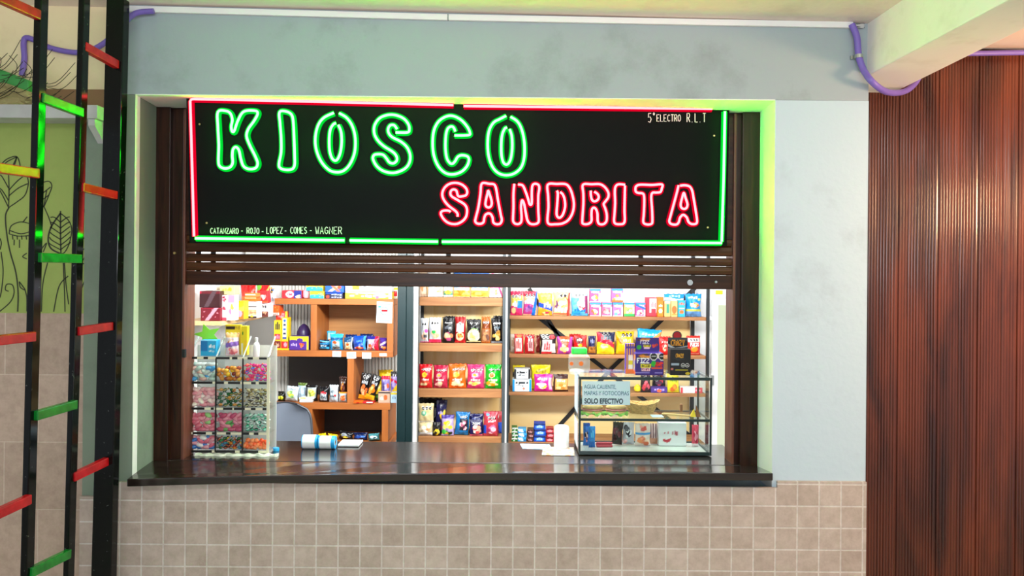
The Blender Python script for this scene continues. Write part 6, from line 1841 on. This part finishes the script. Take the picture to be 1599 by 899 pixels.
# lower deck goods
Yd = YG + .16
put_ = dict(D=.03)
bag('upright blue sweet pack at the left of the showcase floor', 911, 922, 661, Yd, Zf, 'B 2a80d0;P .45 .45 .3 .25 e8a090 f0d0c0 3a3a48;R 0 .85 1 1 1a60b0', D=.03, name='sweet_bag', lean=0)
bag('shorter blue sweet pack in front of the upright one', 920, 930, 666, Yd - .04, Zf, 'B 2a98e0;L .5 .6 .5 .3 60c0f0 2;R 0 0 1 .3 1c78c8', D=.025, name='sweet_bag', lean=0)
rngs = random.Random(8)
for i in range(4):
    y_ = Yd - .02 + .025 * i
    A = Vector((at(931, 680, Yd).x, y_, Zf + .0065)); B = Vector((at(956, 680, Yd).x, y_ + .006, Zf + .0065))
    if i == 3:
        A, B = A + Vector((0, -.062, .0125)), B + Vector((0, -.066, .0125))
    o = MB().bar(A, B, .012, .011).build('sweet_stick', plain('stick_red', '#b83a4a', .4, var=.2) if i == 0 else 'stick_red', bevel=.003)
    tag(o, ('red sweet stick lying frontmost beside the blue packs', 'red sweet stick lying second from the front', 'red sweet stick lying at the back of the bundle', 'red sweet stick lying on top of the bundle')[i], 'sweet stick', 'red sweet sticks in the showcase')
bag('dark maroon sweet bag on the showcase floor', 955.5, 972, 660, Yd + .02, Zf, 'B 30141c;P .5 .5 .4 .35 5a2a34 1a0a10 7a3a44', D=.04, name='sweet_bag', lean=0, tilt=4)
bag('white and black sweet bag on the showcase floor', 972.5, 991.5, 660, Yd + .03, Zf, 'B c8c8d0;P .4 .6 .4 .3 24242c e8e8f0 50505a;P .2 .15 .2 .12 f0b0b0 f8d0d0', D=.04, name='sweet_bag', lean=0)
bag('white sweet bag with blue stripe and orange print on the showcase floor', 992, 1017, 662, Yd, Zf, 'B ecdcd4;R 0 .52 1 .6 58a8e0;P .5 .8 .3 .14 e06a60 f0b0a0;P .5 .22 .4 .2 f0a070 f8d8c0 e08060', D=.04, name='sweet_bag', lean=0)
bag('brown striped sweet bag behind the blue striped white one', 1016, 1028, 662, Yd + .05, Zf, 'B 8a6a70;V 3 d8c0c0;R 0 .0 1 .3 c89880', D=.035, name='sweet_bag', lean=0)
carton('long white box with red smiling mark on the showcase floor', 1029, 1072, 660, Yd + .02, Zf, 'B f0f2f4;E .28 .3 .15 .16 d04a5a;E .28 .42 .17 .14 f0f2f4;E .22 .55 .03 .05 d8606a;E .34 .58 .03 .05 d8606a;L .58 .55 .2 .2 c86a7a 3', D=.06)
bag('pink and red sweet pouch by the right side of the showcase', 1081, 1092, 664, Yd, Zf, 'B d8506a;P .5 .5 .35 .3 f0a8b8 b83a58;R 0 0 1 .15 f0e0e4', D=.03, name='sweet_bag', lean=0)

# ------------------------------------------------------------------ on top of the showcase
Zt = zg1 + .0065
jr = thing('plastic_jar', 'clear square plastic jar with bright green lid on the showcase', 'jar', (at(904, 580, YG + .17).x, YG + .17, Zt))
p = at(904, 580, YG + .17); zj = at(904, 553, YG + .13).z
w = (920 - 888.5) / F * (YG + .15) / 2
def rsq(s, z, k=6):
    out = []
    for i in range(4):
        for j in range(k):
            a_ = math.pi / 2 * i + math.pi / 2 * j / (k - 1)
            cx, cy = (1, 1) if i == 0 else (-1, 1) if i == 1 else (-1, -1) if i == 2 else (1, -1)
            out.append((p.x + cx * s * .72 + s * .28 * math.cos(a_), YG + .17 + cy * s * .72 + s * .28 * math.sin(a_), z))
    return out
def loft(rings):
    n = len(rings[0]); vs = [q_ for r in rings for q_ in r]; fs = []
    for i in range(len(rings) - 1):
        for k in range(n):
            fs.append((i * n + k, i * n + (k + 1) % n, (i + 1) * n + (k + 1) % n, (i + 1) * n + k))
    fs += [tuple(range(n))[::-1], tuple((len(rings) - 1) * n + k for k in range(n))]
    return MB().add(vs, fs)
loft([rsq(w * .94, Zt + .0005), rsq(w, Zt + .008), rsq(w, zj - .012), rsq(w * .72, zj)]).build('body', 'cloudy_acrylic', jr, smooth=True)
zl = at(904, 544, YG + .13).z
loft([rsq(w * .74, zj + .0005), rsq(w * .74, zl - .003), rsq(w * .7, zl)]).build('lid', 'lid_green', jr, smooth=True)
for px, sc in ((892, .010), (907, .012)):
    q_ = at(px, 567, YG + .13)
    MB().lathe([(sc, 0), (sc, .0012)], 16, world_loc(jr)).build('sticker', 'orange_sticker', jr).matrix_basis = Matrix.Translation(Vector((q_.x, YG + .17 - w - .0015, q_.z)) - world_loc(jr)) @ Matrix.Rotation(math.pi / 2, 4, 'X')
q_ = at(899, 583, YG + .06)
o = MB().tube([Vector((q_.x + .024 * math.cos(t), YG + .05 + .024 * math.sin(t), Zt + .0135)) for t in [2 * math.pi * k / 28 for k in range(28)]], .0125, 10, True).build('tape_roll', 'cloudy_acrylic', smooth=True)
tag(o, 'clear adhesive tape roll lying in front of the green lidded jar', 'tape')
fb = thing('sweet_display', 'purple sour sweet display box with raised header on the showcase', 'display box', (at(1014, 585, YG + .05).x, YG + .09, Zt))
Yx = YG + .03
FZ = 'B 4a2a90;P .3 .86 .3 .12 c8782a 5a3a20 e8a040;R .55 .8 .95 .99 e8d0c0;S 2 .86 .13 .8;T .28 .66 .44 .24 f4f4f8 FIZZ;R .2 .34 .56 .5 e8d820;T .38 .42 .32 .13 3a3a20 ACID;R .22 .18 .52 .33 f0c8d8;T .37 .26 .26 .1 a04a70 PICANTE;E .65 .52 .09 .13 30b840;P .84 .5 .15 .14 c02a30 e83a30;R .58 .3 .95 .36 e05a30;R 0 .1 .5 .13 9a88d0;R .7 .1 .95 .13 9a88d0'
sub_pack(carton_mesh, 'box', fb, 992, 1036.5, 551.5, Yx, Zt, FZ, .085, side='B 7a50b0;R 0 .75 1 1 f0a050;R 0 .9 1 1 6a48a8;R .3 .15 .7 .7 f0f0e8;R .25 .3 .75 .45 e8d838;R 0 0 1 .14 f08040', nu=61, nv=41)
hz = at(1010, 551, Yx + .02).z
o = sub_pack(carton_mesh, 'header_card', fb, 993, 1029, 527, Yx + .05, hz, 'B 4a2a90;P .3 .85 .28 .14 c8782a 5a3a20 e8a040;T .38 .7 .4 .26 f4f4f8 FIZZ;R .32 .36 .65 .54 e8d820;T .48 .45 .28 .14 3a3a20 ACID;R .36 .22 .6 .35 f0d0dc;E .14 .34 .1 .16 30b840;P .83 .45 .13 .16 c03a30 e85a40;R 0 0 1 .1 6a50b8', .004, nu=45, nv=25)
sub_pack(carton_mesh, 'side_flap', fb, 977, 991.5, 536.5, Yx + .045, Zt, 'B 7a58b8;R 0 .88 1 1 6a48a8;V 4 f0b060;R .0 .85 1 .9 6a48a8;R .3 .15 .75 .62 f4f0ec;R .3 .3 .75 .44 e8d838;R 0 0 1 .16 f08a48', .03)
kb = thing('sweet_display', 'black sweet display box with yellow lettering and round red badge', 'display box', (at(1062, 586, YG + .06).x, YG + .09, Zt))
Yk = YG + .04
sub_pack(carton_mesh, 'box', kb, 1047, 1079, 545, Yk, Zt, 'B 0c0e10;T .45 .74 .4 .16 e8b020 CRAZY;P .42 .62 .3 .06 30383a 202426;R .04 .38 .42 .45 a8b8c8;S 2 .38 .09 .72;R .02 .2 .14 .28 c87a70;R .25 .17 .85 .22 a8a020;E .85 .07 .12 .05 d8c020', .075, nu=61, nv=61)
hz2 = at(1060, 544.5, Yk + .02).z
sub_pack(carton_mesh, 'header_card', kb, 1043, 1074, 527, Yk + .045, hz2, 'B 14161a;R 0 .7 1 .95 4a5258;D 0 .3 .3 .0 .08 c8ccd0;D .7 .1 1 .2 .06 a8acb0;T .5 .5 .72 .56 e8a818 CRAZY;R 0 .0 1 .06 60686c', .004, nu=61, nv=33)
q_ = at(1057.5, 524, Yk + .047)
bdg = MB().lathe([(.0245, 0), (.0245, .003)], 28, world_loc(kb)).build('badge_rim', 'strip_black', kb)
bdg.matrix_basis = Matrix.Translation(Vector((q_.x, Yk + .052, q_.z)) - world_loc(kb)) @ Matrix.Rotation(math.pi / 2, 4, 'X')
bd2 = MB().lathe([(.0195, 0), (.0195, .0015)], 28, world_loc(kb)).build('badge', 'enamel_red', kb)
bd2.matrix_basis = Matrix.Translation(Vector((q_.x, Yk + .0488, q_.z)) - world_loc(kb)) @ Matrix.Rotation(math.pi / 2, 4, 'X')
